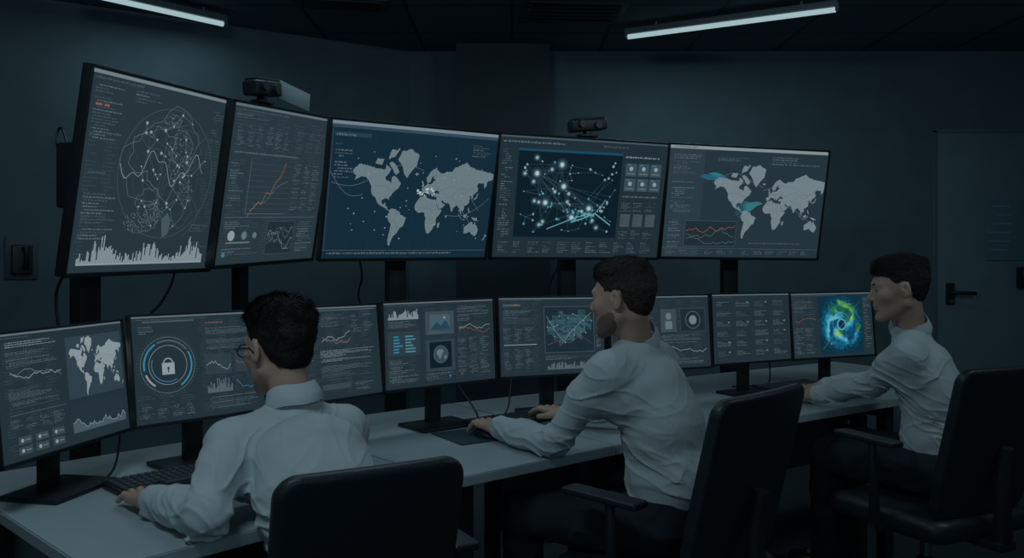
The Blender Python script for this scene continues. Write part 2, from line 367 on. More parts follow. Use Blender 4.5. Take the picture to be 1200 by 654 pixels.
class Scr:
    def __init__(s,w,h,bg):
        s.w=w;s.h=h;s.mb=MB();s.cols=[];s.rect(0,0,100,100,bg,0)
    def ci(s,c):
        if c not in s.cols: s.cols.append(c)
        return s.cols.index(c)
    def p(s,x,y,l):
        x=min(max(x,.3),99.7) if l else x; y=min(max(y,.3),99.7) if l else y
        return V((-s.w/2+s.w*x/100,-.0003*l,s.h/2-s.h*y/100))
    def poly(s,pts,c,l):
        s.mb.add([s.p(x,y,l) for x,y in pts],[tuple(range(len(pts)))],s.ci(c))
    def rect(s,x0,y0,x1,y1,c,l): s.poly([(x0,y1),(x1,y1),(x1,y0),(x0,y0)],c,l)
    def frame(s,x0,y0,x1,y1,c,l,t=.3): s.line([(x0,y0),(x1,y0),(x1,y1),(x0,y1),(x0,y0)],t,c,l)
    def line(s,pts,t,c,l):
        k=s.w/s.h; t=max(.2,t*.65)
        for (x0,y0),(x1,y1) in zip(pts[:-1],pts[1:]):
            dx=x1-x0; dy=(y1-y0)/k; L=math.hypot(dx,dy)
            if L<1e-6: continue
            nx=-dy/L*t/2; ny=dx/L*t/2*k
            s.poly([(x0+nx,y0+ny),(x1+nx,y1+ny),(x1-nx,y1-ny),(x0-nx,y0-ny)],c,l)
    def disc(s,cx,cy,r,c,l,n=14):
        k=s.w/s.h; s.poly([(cx+r*math.cos(2*math.pi*i/n),cy-k*r*math.sin(2*math.pi*i/n)) for i in range(n)],c,l)
    def ring(s,cx,cy,r,t,c,l,a0=0,a1=360,n=40):
        k=s.w/s.h; m=max(3,int(n*(a1-a0)/360))
        s.line([(cx+r*math.cos(math.radians(a0+(a1-a0)*i/m)),cy-k*r*math.sin(math.radians(a0+(a1-a0)*i/m))) for i in range(m+1)],t*1.3,c,l)
    def text(s,x0,y0,x1,y1,rows,c=TX,l=3,th=.5,fill=.7,ws=3.0):
        rows=max(1,int(rows*1.5+.3)) if rows>1 else 1
        st=(y1-y0)/rows; cw=.42
        for r in range(rows):
            if rows>5 and random.random()<.1: continue
            y=y0+r*st; x=x0+(2 if rows>6 and random.random()<.3 else 0); end=x0+(x1-x0)*random.uniform(fill*.5,1)
            cc=TD if (c==TX and random.random()<.4) else c
            while x<end-.5:
                for _ in range(random.randint(1,max(1,int(ws/.6)))):
                    if x>end-cw: break
                    a=random.choice((0,.2,.35)); b=random.choice((0,0,.15)); w=random.choice((.3,.42,.5))
                    s.rect(x,y+st*th*a,x+w*.7,y+st*th*(1-b),cc,l); x+=w
                x+=.45
    def table(s,x0,y0,x1,y1,nc,nr,c=TX,l=3,ws=2):
        for i in range(nc):
            a=x0+(x1-x0)*i/nc
            s.text(a,y0,a+(x1-x0)/nc*.85,y1,nr,c,l,ws=ws)
    def fill(s,x0=3,y0=6,x1=97,y1=96,nc=6,nr=24): s.table(x0,y0,x1,y1,nc,nr,TF,.5)
    def blob(s,cx,cy,rx,ry,c,t,l,n=40,z=.25):
        ph=[random.uniform(0,6.28) for _ in range(4)]; pts=[]
        for i in range(n+1):
            a=2*math.pi*i/n; r=1+z*(math.sin(2*a+ph[0])*.5+math.sin(3*a+ph[1])*.5+math.sin(7*a+ph[2])*.3+math.sin(13*a+ph[3])*.15)
            pts.append((cx+rx*r*math.cos(a),cy+ry*r*math.sin(a)))
        s.line(pts,t,c,l)
    def map(s,x0,y0,x1,y1,c,l,bc=None):
        def f(lat): return math.degrees(math.log(math.tan(math.pi/4+math.radians(lat)*.5*.92)))
        t,b=f(80),f(-56)
        g=lambda lo,la:(x0+(x1-x0)*(lo+170)/350,y0+(y1-y0)*(t-f(la))/(t-b))
        for pg in MAP: s.poly([g(lo,la) for lo,la in pg][::-1],c,l)
        bc=bc or tuple(int(q*.84) for q in c)
        for bl in BORD: s.line([g(lo,la) for lo,la in bl],.26,bc,l+.5)
    def chart(s,x0,y0,x1,y1,c,l,n=24,t=.5,lo=.1,hi=.9,trend=0):
        v=random.uniform(.3,.6); pts=[]
        for i in range(n+1):
            v=min(hi,max(lo,v+random.uniform(-.16,.16)+trend)); pts.append((x0+(x1-x0)*i/n,y1-(y1-y0)*v))
        s.line(pts,t,c,l); return pts
    def bars(s,x0,y0,x1,y1,n,c,l,w=.6,env=None):
        for i in range(n):
            v=random.uniform(.15,1)*(env(i/n) if env else 1); a=x0+(x1-x0)*i/n
            s.rect(a,y1-(y1-y0)*v,a+(x1-x0)/n*w,y1,c,l)
    def glow(s,x,y,r,c,bgc,l):
        for k,(m,a) in enumerate(((3.2,.12),(2.2,.28),(1.5,.55))):
            s.disc(x,y,r*m,tuple(int(bgc[i]*(1-a)+c[i]*a) for i in range(3)),l+k,12)
        s.disc(x,y,r,c,l+3,10)
def top(s,c=(92,106,113),hh=1.8): s.rect(0,0,100,hh,c,2); s.text(2,hh+1.2,60,hh+3.2,1,TD,2,th=.6)
def u1(s):
    top(s,(110,124,130),2); s.fill(3,30,24,96,2,22); s.fill(84,24,98,78,2,20)
    s.text(3,7,24,34,12,TX); s.text(28,6,48,13,3,TX); s.rect(4,16,8,17.2,OR,4); s.rect(9.5,16,12.5,17.2,OR,4)
    s.text(86,8,97,26,8,TD); s.ring(57,47,34,.3,TD,2); s.ring(57,47,30,.25,(52,66,74),2,20,200); s.ring(57,47,24,.25,(56,70,78),2,160,380)
    s.blob(52,40,25,25,TX,.3,3); s.blob(48,40,15,17,(104,120,126),.3,3,z=.4); s.blob(66,62,11,14,TD,.3,3); s.blob(60,30,20,10,TD,.25,3); s.blob(46,66,8,10,TX,.25,3,z=.35)
    # hatched regions of fine dots
    for (cx,cy,rx,ry,nn) in ((64,36,9,15,210),(40,74,9,6,120),(56,18,7,4,70),(51,68,6,7,110),(72,56,6,8,80)):
        for i in range(nn):
            a=random.uniform(0,6.28); r=random.random()**.5; s.disc(cx+rx*r*math.cos(a),cy+ry*r*math.sin(a),.28,TX,4,5)
    s.line([(24+i*1.6,44+7*math.sin(i*.33)+3*math.sin(i*.9)) for i in range(38)],.4,WH,4)
    s.line([(66+7*math.sin(i*.3),22+i*1.7) for i in range(34)],.3,TX,4)
    s.line([(74+10*math.sin(i*.2+2),22+i*1.6) for i in range(38)],.3,TD,4)
    nd=[(57+31*math.cos(a)*r,47+36*math.sin(a)*r) for a,r in [(random.uniform(0,6.28),random.uniform(.15,1)) for _ in range(46)]]
    for a in nd:
        s.disc(*a,random.uniform(.4,.95),WH,5,8)
        b=min((q for q in nd if q!=a),key=lambda q:(q[0]-a[0])**2+(q[1]-a[1])**2); s.line([a,b],.25,TX,3)
        if random.random()<.3: s.line([a,random.choice(nd)],.2,TD,3)
    s.poly([(57,72),(61,68),(64,72),(63,80),(59,82)],TD,4)
    s.text(4,60,26,84,10,TX); s.text(5,49,22,52,1,TD); s.text(80,74,98,79,2,TD); s.text(80,84,98,88,2,TD)
    s.bars(5,78,93,96,120,WH,4,w=.8,env=lambda t:.2+.8*abs(math.sin(t*9))**4*random.uniform(.3,1)+.12)
    s.rect(5,95.6,93,96.4,WH,4)
def u2(s):
    top(s); s.fill(nc=5,nr=30); s.text(3,5,40,9,2,TX); s.table(6,12,60,26,6,8,TX,3); s.table(64,12,96,26,3,8,TD,3); s.text(5,29,96,31,1,TX)
    s.rect(20,34,63,69,(40,54,62),1)
    for i in range(9): s.line([(20,36+i*3.6),(62,36+i*3.6)],.2,(62,76,84),2)
    s.line([(26,66),(30,64),(33,60),(36,62),(40,54),(44,55),(48,47),(52,44),(56,34)],.8,OR,4); s.line([(24,70),(30,62),(40,60),(50,50),(60,46)],.4,TX,4)
    s.line([(22,34),(22,68),(62,68)],.35,TX,3); s.text(4,36,18,64,12,TX); s.table(66,34,97,66,3,16,TX)
    s.rect(4,70,96,70.5,TD,3); s.text(5,73,30,78,3,TX)
    s.disc(12,82,3.2,WH,3); s.disc(24,82,2.6,TX,3); s.disc(34,82,2,TX,3); s.rect(8,86,30,87,TX,3)
    s.rect(46,73,74,95,(30,44,52),2); s.frame(46,73,74,95,TD,3)
    for k in range(4): s.chart(47,75,73,94,TX if k else WH,4,26,.35,trend=.01)
    s.text(78,73,97,95,9,TX); s.text(5,90,40,95,2,TX); s.disc(7,94,1.4,CY,4)
def u3(s):
    s.rect(0,0,100,2.6,(112,130,140),2); s.rect(0,2.6,100,5,(50,70,84),2); s.rect(2,8,22,11,(36,60,76),2); s.text(3,9,20,11,1,TX,3,th=.8)
    s.text(84,10,97,20,4,TX); s.text(3,16,14,42,8,TX); s.line([(1,6),(1,94)],.3,TD,2)
    for a in range(1,8): s.line([(a*12.5,7),(a*12.5,93)],.1,(24,48,62),1)
    s.map(13,20,100,92,MP,3)
    for (a,b,c,d_,hh) in ((28,38,54,32,-6),(56,38,84,42,-5),(57,46,88,74,-8),(2,44,26,38,5),(60,34,92,62,-8),(1,36,20,52,8),(70,66,98,52,6)):
        s.line([(a+(c-a)*i/16,b+(d_-b)*i/16+hh*math.sin(math.pi*i/16)) for i in range(17)],.22,TX,4)
    for i in range(60): s.disc(random.uniform(12,97),random.uniform(20,88),random.uniform(.2,.45),WH,5,8)
    for i in range(16): s.disc(57+random.uniform(-5,6),49+random.uniform(-3,3),random.uniform(.4,.9),(170,182,186),5,8)
    s.rect(0,94,100,94.4,TD,3); s.text(3,95.5,96,98,1,TX,3,th=.6)
def u4(s):
    s.rect(0,0,100,1.6,TD,2); s.text(2,4,50,6.5,1,TX,th=.7); s.text(60,4,97,6.5,1,TD,th=.7)
    s.text(2,11,9,84,26,TX); s.rect(11,10,72,83,DK,2); s.rect(11,10,72,12,TE,3)
    nodes=[(random.uniform(13,70),random.uniform(16,80)) for _ in range(90)]
    hub=[(38,40),(28,54),(44,66),(54,58),(36,22),(22,30)]
    for a in hub:
        for b in random.sample(nodes,8): s.line([a,b],.2,(42,66,78),3)
        for b in random.sample(hub,2): s.line([a,b],.25,(64,90,100),3)
    for a in nodes:
        b=min((q for q in nodes if q!=a),key=lambda q:(q[0]-a[0])**2+(q[1]-a[1])**2); s.line([a,b],.2,(56,84,96),3)
        s.disc(*a,random.uniform(.25,.75),random.choice([WH,CY,(96,150,164),WH]),7,8)
    for a in hub: s.glow(*a,1.1,(160,196,202),DK,4)
    for (x,y) in random.sample(nodes,14): s.glow(x,y,.7,(140,180,188),DK,4)
    for i in range(40):
        x=random.gauss(52,6); y=random.gauss(63,4); s.disc(x,y,random.uniform(.3,1.0),random.choice([(60,124,138),(96,152,160),(40,100,116)]),5,8)
    s.line([(44,70),(52,66),(58,62),(68,72)],.9,(96,160,168),6); s.line([(30,76),(40,70),(46,66),(52,64)],.7,(96,160,168),6); s.line([(58,62),(64,50)],.6,(80,140,150),6)
    for i in range(3):
        for j in range(2):
            x=74.5+i*7.8; y=18+j*13; s.rect(x,y,x+7,y+11,(56,74,83),2); s.disc(x+3.5,y+4.5,1.2,WH,4,10); s.rect(x+1,y+8.4,x+6,y+9.3,TX,4); s.rect(x+1,y+1,x+3,y+1.8,CY,4)
    s.text(74,12,97,15,1,WH,th=.5); s.text(74,46,97,49,1,TX)
    for i in range(3): s.rect(74+i*8,62,80+i*8,73,(64,78,86),2); s.table(74.5+i*8,63,79+i*8,72,1,5,(34,48,56),3)
    s.table(74,52,97,60,3,5,TX); s.table(74,76,97,84,3,5,TX); s.table(3,87,97,97,11,4,TX)
def u5(s):
    s.rect(0,0,100,3,(128,142,148),2); s.text(3,.8,30,2.4,1,BG,3,th=.9); s.rect(0,3,22,100,(42,57,66),1); s.text(3,8,20,26,8,TX); s.text(3,32,18,60,11,TX)
    s.text(64,7,97,15,3,TX,3); s.text(30,9,50,13,2,TX)
    s.poly([(19,27),(22,25),(27,25.5),(31,24),(35,26),(39,30),(33,31),(29,30),(24,30)],(34,92,112),2); s.poly([(24,24),(29,23),(34,25),(30,27)],(44,112,132),3)
    for q,c in (((48,56,5),(34,66,78)),((50,54,4),(36,78,90)),((51,53,2.8),(42,96,106))): s.disc(*q,c,2+.2*(6-q[2]),20)
    s.poly([(50,51),(53,49),(57,48),(61,50),(57,52),(54,56),(50,59)],(50,112,118),3.4)
    s.map(28,18,103,84,(110,126,132),4)
    for (a,b,c,d_,hh) in ((40,40,60,36,-8),(60,38,90,42,-7),(30,30,52,30,-7),(62,50,94,68,-6)):
        s.line([(a+(c-a)*i/12,b+(d_-b)*i/12+hh*math.sin(math.pi*i/12)) for i in range(13)],.22,TX,5)
    s.rect(13,67,45,90,(31,43,51),5); s.frame(13,67,45,90,TD,6)
    s.chart(14,69,44,82,OR,7,26,.5); s.chart(14,73,44,88,(56,104,94),7,26,.45); s.chart(14,75,44,89,TX,7,26,.3)
    s.text(3,66,11,92,9,TX); s.rect(0,92,100,92.4,TD,3); s.table(3,94,97,98,12,2,TX); s.text(54,86,90,89,1,TD)
def l1(s):
    top(s); s.fill(6,6,48,96,3,26); s.text(8,7,46,12,2,WH); s.text(8,15,48,28,6,TX); s.chart(10,26,46,40,WH,4); s.chart(10,28,46,40,TX,4); s.text(8,44,44,60,9,TX)
    s.rect(51,9,98,62,(46,62,72),1); s.map(53,12,98,62,(132,146,152),3)
    s.rect(51,66,98,92,(34,48,57),1); pts=s.chart(52,68,97,90,WH,4,40,.45,trend=.008)
    for a,b in zip(pts[:-1],pts[1:]): s.poly([(a[0],91),(b[0],91),b,a],TD,3)
    s.rect(8,64,48,64.6,TD,3); s.table(8,68,48,78,4,5,TX)
    for i in range(3):
        for j in range(2):
            s.rect(12+i*12,82+j*8,21+i*12,88+j*8,(54,68,76),2); s.disc(14.5+i*12,85+j*8,1.0,WH,4); s.rect(16.5+i*12,84.4+j*8,20+i*12,85.4+j*8,TX,4)
def l2(s):
    top(s); s.rect(8,5,46,6.4,TD,3); cx,cy=25,47; s.fill(50,6,98,96,4,26); s.fill(2,74,48,96,3,6)
    for i in range(60):
        a=2*math.pi*i/60; k=s.w/s.h; s.line([(cx+21*math.cos(a),cy-k*21*math.sin(a)),(cx+22.6*math.cos(a),cy-k*22.6*math.sin(a))],.3,TD,3)
    s.ring(cx,cy,20,.4,TX,3); s.ring(cx,cy,17.5,1.5,CY,3,-60,30); s.ring(cx,cy,17.5,1.5,CY,3,120,190); s.ring(cx,cy,17.5,1.5,TD,3,35,115); s.ring(cx,cy,17.5,1.5,WH,4,200,235); s.ring(cx,cy,14,.35,WH,3); s.ring(cx,cy,12,.6,CY,3,160,300)
    s.rect(cx-4.6,cy-2,cx+4.6,cy+9,WH,4); s.ring(cx,cy-2,3.2,1.0,WH,4,0,180,20); s.disc(cx,cy+3,.9,BG,5); s.rect(cx-.4,cy+3,cx+.4,cy+7,BG,5)
    s.text(5,10,16,18,3,TX); s.text(55,8,74,12,1,OR,3,th=.5); s.text(55,14,96,22,4,TX); s.text(55,25,97,36,6,TX)
    s.rect(53,40,74,60,(44,58,66),1); s.chart(54,42,73,58,WH,4); s.rect(77,40,98,60,(44,58,66),1); s.chart(78,42,97,58,OR,4); s.bars(54,64,74,78,24,TX,3); s.chart(77,64,97,78,CY,4)
    s.text(55,82,97,94,5,TX); s.table(5,84,48,96,4,5,TX)
def l3(s):
    top(s); s.fill(); s.rect(40,3,97,4.4,TD,3); s.text(44,8,70,22,6,TX); s.table(74,9,97,30,2,10,TX)
    for k in range(3): s.chart(46,26,72,42,(WH,OR,TX)[k],4)
    s.text(6,10,40,60,16,TX); s.text(44,46,97,60,8,WH); s.text(44,64,97,80,8,TX); s.rect(44,84,70,90,(52,66,74),2); s.text(74,84,97,94,5,TX); s.table(5,70,40,94,3,10,TX)
def l4(s):
    top(s); s.fill(); s.bars(4,8,30,20,34,WH,3,w=.7); s.text(4,22,30,30,4,TX); s.rect(3,34,31,62,(42,57,65),1)
    for i in range(6): s.rect(8,39+i*3.6,12+random.uniform(0,5),40.6+i*3.6,CY,3); s.rect(18,39+i*3.6,20+random.uniform(2,8),40.6+i*3.6,(70,134,150),3)
    s.text(4,66,31,94,9,TX)
    s.rect(36,12,62,40,(56,71,80),1); s.rect(40,16,58,34,(64,88,100),2); s.poly([(40,34),(42,31),(44,28),(46,25),(47,26),(50,30),(52,26),(54,23),(56,27),(58,33),(58,34)],(30,66,82),3); s.disc(53,20,.9,WH,4); s.text(38,36,60,39,2,TX)
    s.rect(36,46,62,84,(46,61,70),1); s.rect(39,49,59,80,DK,2); s.disc(49,64,6.2,(50,68,78),3,24); s.ring(49,64,6.4,.35,TX,5); s.poly([(45,61),(46,59),(48,57.5),(50,58),(52,60),(51,62),(50,64),(49,68),(47.5,70),(47,66),(45.5,64)],TX,4); s.poly([(52,66),(54,65),(54,69),(52,71)],TX,4)
    s.text(65,8,97,26,7,TX); s.chart(66,28,96,42,WH,4); s.chart(66,30,96,42,OR,4); s.table(65,46,97,92,3,16,TX); s.text(36,86,62,94,3,TX); s.disc(57,91,.8,CY,4)
def l5(s):
    top(s); s.fill(3,6,40,96,4,28); s.rect(4,8,20,11,TD,3); s.rect(14,8,17,10,OR,4); s.text(4,16,34,34,8,TX); s.table(4,38,34,58,3,9,TX); s.rect(4,60,34,60.8,WH,3); s.table(4,66,34,92,3,10,TX)
    s.rect(42,12,90,72,(25,40,49),1); s.frame(42,12,90,72,TX,3)
    for i in range(1,8): s.line([(42+i*6,12),(42+i*6,72)],.15,(36,52,61),2)
    nx,ny=9,9; G={}
    for i in range(nx):
        for j in range(ny):
            G[i,j]=(45+i*5.2+random.uniform(-1.5,1.5),18+j*5.6+8*math.sin(i*.8+1.2)*(j/ny)+random.uniform(-1.6,1.6))
    inside=lambda i,j: abs(i-4)+abs(j-3)*.8<5.4 and not (i in(3,4,5) and j<1)
    for i in range(nx-1):
        for j in range(ny-1):
            if inside(i,j) and inside(i+1,j+1):
                c=random.choice([(30,58,70),(34,68,78),(40,78,86),(28,52,62)])
                s.poly([G[i,j],G[i,j+1],G[i+1,j+1]],c,2.5); s.poly([G[i,j],G[i+1,j+1],G[i+1,j]],random.choice([(30,58,70),(34,68,78),(48,84,92)]),2.5)
                s.line([G[i,j],G[i+1,j+1],G[i+1,j],G[i,j],G[i,j+1]],.2,(76,100,108),4)
    for i in range(nx):
        for j in range(ny):
            if inside(i,j) and random.random()<.3: s.disc(*G[i,j],.5,WH,5,8)
    s.line([(44,24),(52,44),(60,58),(68,44),(78,32),(88,20)],.4,WH,5); s.line([(44,62),(56,56),(66,60),(76,50),(88,62)],.35,OR,5)
    s.text(42,76,97,82,3,TX); s.bars(44,84,90,94,40,TX,3); s.text(92,12,98,70,16,TX)
def l6(s):
    top(s); s.fill(); s.table(5,10,45,90,4,20,TX); s.rect(50,18,66,50,(56,70,78),1); s.disc(58,28,3.0,TX,3); s.rect(54.5,35,61.5,46,TX,3)
    s.rect(70,18,96,50,(26,40,48),1); s.frame(70,18,96,50,TD,3); s.disc(83,34,4.0,MP,3); s.ring(83,34,7.4,.45,TX,3)
    s.text(50,54,97,66,5,TX); s.chart(50,68,96,84,WH,4); s.text(50,87,97,95,3,TX)
def l7(s):
    top(s)
    for i in range(4):
        for j in range(6):
            x=4+i*24; y=9+j*14.5; s.rect(x,y,x+21,y+11,(32,44,52),1); s.text(x+1.5,y+1.5,x+20,y+10,3,TX,3,ws=3)
            if random.random()<.4: s.rect(x+15,y+2,x+17.5,y+4,TX,4)
def l8(s):
    top(s); s.fill(2,6,31,96,3,26); s.text(3,9,29,34,10,TX); s.chart(4,38,29,50,OR,4); s.table(3,54,29,94,2,12,TX)
    x0,x1,y0,y1=33,87,5,96; s.rect(x0,y0,x1,y1,(10,46,62),1); n=96; k=s.w/s.h
    gx,gy=np.meshgrid((np.arange(n)+.5)/n,(np.arange(n)+.5)/n,indexing='ij')
    X=x0+(x1-x0)*gx; Y=y0+(y1-y0)*gy; dx=(X-60.5)/24; dy=(Y-50)/24/k
    r=np.hypot(dx,dy); th=np.arctan2(dy,dx)
    pp=np.stack([dx*2.6+9,dy*2.6+4,0*r],-1).reshape(-1,3); n1=vn(pp).reshape(n,n); n2=vn(pp*2.4+20).reshape(n,n); n3=vn(pp*.9+37).reshape(n,n); n4=vn(pp*7+11).reshape(n,n)
    arm=np.abs(((th*1.5/np.pi+1.3*r+.55*n1+.25*n2)%1)-.5)*2
    v=.05+.85*np.clip((arm-.35)*2.2,0,1)*(.45+.8*n2)*np.exp(-((r-.52)/.42)**2)+.30*n1+.30*(n4-.5)
    def ramp(st,q):
        q=min(max(q,0),.999)*(len(st)-1); i=int(q); f=round((q-i)*3)/3
        return tuple(int(st[i][c]*(1-f)+st[i+1][c]*f) for c in range(3))
    pal=[(10,50,74),(14,72,106),(24,104,140),(40,138,164),(96,168,180)]; gp=[(14,66,72),(26,96,76),(58,128,76),(96,156,84),(140,178,110)]
    for i in range(n):
        for j in range(n):
            a,b=x0+(x1-x0)*i/n,y0+(y1-y0)*j/n; c=None; q=r[i,j]
            if q>.88+.12*n2[i,j]:
                if q<1.16 and n4[i,j]>.45: c=(12,60,80) if q>1.02 else (18,84,108)
            elif q<.17: c=(10,44,66)
            elif q<.24: c=(78,146,164)
            else: c=ramp(gp if (n3[i,j]+.3*(n2[i,j]-.5)>.58 and dy[i,j]<.5) else pal,float(v[i,j]))
            if c: s.rect(a,b,a+(x1-x0)/n,b+(y1-y0)/n,c,2)
    s.ring(60.5,50,11,.35,(110,160,168),5,20,220); s.ring(60.5,50,19,.3,(50,120,140),5,100,330); s.line([(36,88),(50,66),(62,50),(74,30),(85,14)],.3,(100,134,96),5)
    for q in ((72,18),(80,62),(46,80)): s.disc(*q,.9,(150,100,60),6)
    s.text(89,8,98,90,20,TX)
def proj(p): return np.array((600+1000*p[0]/p[1],300-1000*(p[2]-CZ)/p[1]))
def frm(yaw,tilt,roll):
    r=np.array((math.cos(yaw),math.sin(yaw),0)); n=np.array((math.sin(yaw),-math.cos(yaw),0))
    up=np.array((0,0,1))*math.cos(tilt)+n*math.sin(tilt)
    return r*math.cos(roll)+up*math.sin(roll), up*math.cos(roll)-r*math.sin(roll)
def solve(cs,h0,yaw0,tilt0,asp,wa=6):
    cs=np.array(cs,float); c=cs.mean(0); hp=(cs[3,1]-cs[0,1]+cs[2,1]-cs[1,1])/2
    Y=1000*h0/hp; x=np.array([(c[0]-600)/1000*Y,Y,CZ-(c[1]-300)/1000*Y,yaw0,tilt0,0,h0*asp,h0])
    def res(x):
        r,u=frm(x[3],x[4],x[5]); o=x[:3]; R=[]
        for (a,b),q in zip(((-1,1),(1,1),(1,-1),(-1,-1)),cs): R+=list(proj(o+r*a*x[6]/2+u*b*x[7]/2)-q)
        return np.array(R+[(x[7]-h0)*3000,x[5]*60,(x[3]-yaw0)*6,(x[4]-tilt0)*20,(x[6]/x[7]-asp)*wa])
    lam=1
    for it in range(120):
        r0=res(x); J=np.array([(res(x+np.eye(8)[i]*1e-5)-r0)/1e-5 for i in range(8)]).T
        st=np.linalg.solve(J.T@J+lam*np.diag(np.diag(J.T@J)+1e-6),-J.T@r0)
        if (res(x+st)**2).sum()<(r0**2).sum(): x=x+st; lam=max(lam/3,1e-8)
        else: lam*=4
    r,u=frm(x[3],x[4],x[5]); y=np.cross(u,r)
    Mx=Matrix(((r[0],y[0],u[0],x[0]),(r[1],y[1],u[1],x[1]),(r[2],y[2],u[2],x[2]),(0,0,0,1)))
    return Mx,float(x[6]),float(x[7]),float(x[3])
def panel(t,Mx,w,h,bg,draw,bz,th):
    mb=MB(); mb.box((0,th/2+.001,0),(w,th,h),bev=.004); mb.box((0,th+.008,-.02),(w*.6,.03,h*.55),bev=.012); mb.build('casing',M['black'],t,M=Mx)
    mb=MB(); fy=-.0025
    for (cx,cz,sx,sz) in ((0,h/2-bz/2,w,bz),(0,-h/2+bz*.75,w,bz*1.5),(-w/2+bz/2,0,bz,h),(w/2-bz/2,0,bz,h)): mb.box((cx,fy,cz),(sx,.009,sz),bev=.0015)
    mb.build('bezel',M['black'],t,M=Mx)
    s=Scr(w-2*bz,h-2.5*bz,bg); draw(s)
    off=Matrix.Translation(V((0,-.0005,bz*.25)))
    s.mb.build('screen',[em(c) for c in s.cols],t,M=Mx@off,smooth=False)
R_=math.radians
UP=[([(107,74),(274,116),(245,318),(72,326)],R_(55),'leftmost large wall monitor with spiky bar graph and circular diagram',u1,(38,51,59),.62,1.35),
    ([(275,116),(389,137),(367,305),(246,316)],R_(50),'narrow large monitor with orange rising line chart',u2,(39,53,61),.60,1.3),
    ([(390,138),(585,154),(571,305),(370,306)],R_(32),'large monitor showing grey world map on blue',u3,BL,.58,1.6),
    ([(585,155),(785,167),(771,305),(573,304)],R_(30),'large monitor showing glowing node network on black panel',u4,(31,45,53),.58,1.7),
    ([(784,167),(973,176),(958,306),(772,303)],R_(24),'rightmost large monitor with grey world map and small line chart panel',u5,(35,50,59),.58,1.7)]
upm=[]
for cs,y0,lab,dr,bg,h0,asp in UP:
    Mx,w,h,yaw=solve(cs,h0,y0,R_(10),asp)
    c=Mx.translation; back=V((-math.sin(yaw),math.cos(yaw),0)); rt=V((math.cos(yaw),math.sin(yaw),0))
    lat=-.12 if dr is u1 else 0
    b=c+back*.17+rt*lat
    t=thing('wall_monitor',lab,'monitor',(b.x,b.y,0),yaw,'large monitors of the upper row')
    panel(t,Mx,w,h,bg,dr,.009,.03)
    pw=.085 if dr is not u2 else .05
    mb=MB(); mb.box((0,0,c.z/2),(pw,.045,c.z),bev=.006); mb.build('pole',M['black2'],t)
    mb=MB(); mb.box((0,0,.012),(.34,.30,.024),bev=.008); mb.build('base_plate',M['black2'],t)
    mb=MB(); mb.box((0,-.05,c.z),(.20,.13,.20),bev=.01); mb.build('bracket',M['black'],t)
    upm.append((Mx,w,h,yaw))
LOW=[([(-14,391),(142,373),(154,505),(0,552)],R_(62),'left end desk monitor with small world map and area chart',l1,.315),
     ([(151,370),(303,361),(315,483),(156,503)],R_(45),'desk monitor with padlock symbol inside cyan ring gauge',l2,.31),
     ([(306,361),(444,355),(448,463),(318,482)],R_(40),'desk monitor of text columns right of the left man\'s head',l3,.305),
     ([(447,354),(578,348),(582,446),(449,461)],R_(36),'desk monitor with globe tile and cyan bars',l4,.305),
     ([(582,348),(707,346),(711,439),(585,444)],R_(32),'desk monitor with framed teal mesh chart left of the middle man\'s face',l5,.305),
     ([(711,347),(831,344),(834,432),(716,438)],R_(31),'desk monitor partly hidden behind the middle man\'s head',l6,.305),
     ([(832,344),(925,342),(928,423),(835,429)],R_(30),'desk monitor filled with a grid of small text blocks',l7,.305),
     ([(924,343),(1021,341),(1026,417),(929,423)],R_(26),'rightmost desk monitor with round cyan and green globe picture',l8,.305)]
for cs,y0,lab,dr,h0 in LOW:
    Mx,w,h,yaw=solve(cs,h0,y0,R_(-5),1.6,12)
    c=Mx.translation; back=V((-math.sin(yaw),math.cos(yaw),0)); b=c+back*.03
    t=thing('desk_monitor',lab,'monitor',(b.x,b.y,DT),yaw,'desk monitors of the lower row')
    panel(t,Mx,w,h,(33,46,54),dr,.006,.022)
    mb=MB(); mb.box((0,-.01,.006),(.23,.17,.012),bev=.005); mb.build('stand_base',M['black'],t)
    hz=c.z-DT
    mb=MB(); mb.box((0,.025,hz/2+.005),(.055,.028,hz),bev=.006); mb.box((0,.01,hz-.01),(.09,.05,.09),bev=.01); mb.build('stand_neck',M['black'],t)
def cam_unit(i,fx,w_,label,sheet=False):
    Mx,w,h,yaw=upm[i]; p=Mx@V((fx*w,0.012,h/2+.001))
    t=thing('monitor_camera',label,'camera',p,yaw)
    mb=MB(); mb.box((0,.0,.005),(w_*.5,.05,.012),bev=.003); mb.box((0,.0,.018),(.03,.03,.03),bev=.004); mb.build('clip_mount',M['black2'],t)
    mb=MB(); R=Matrix.Rotation(-.12,4,'Y'); mb.box((0,0,.055),(w_,.07,.055),R,bev=.014,seg=3); mb.box((0,.0,.085),(w_*.85,.06,.012),R,bev=.004); mb.build('camera_body',M['black'],t)
    for k in (-.25,.22):
        mb=MB(); mb.tube([(k*w_,-.03,.055),(k*w_,-.047,.055)],.017,18); mb.build('lens',M['black2'],t)
    if sheet:
        mb=MB(); mb.box((w_*.5+.09,-.02,.055),(.20,.006,.07),Matrix.Rotation(.10,4,'Y'),bev=.002); mb.build('shade_flap',M['sheet'],t)
cam_unit(1,-.22,.15,'black camera with pale flap on top of the narrow large monitor',True)
cam_unit(3,0,.18,'black camera box centred on top of the node network monitor')
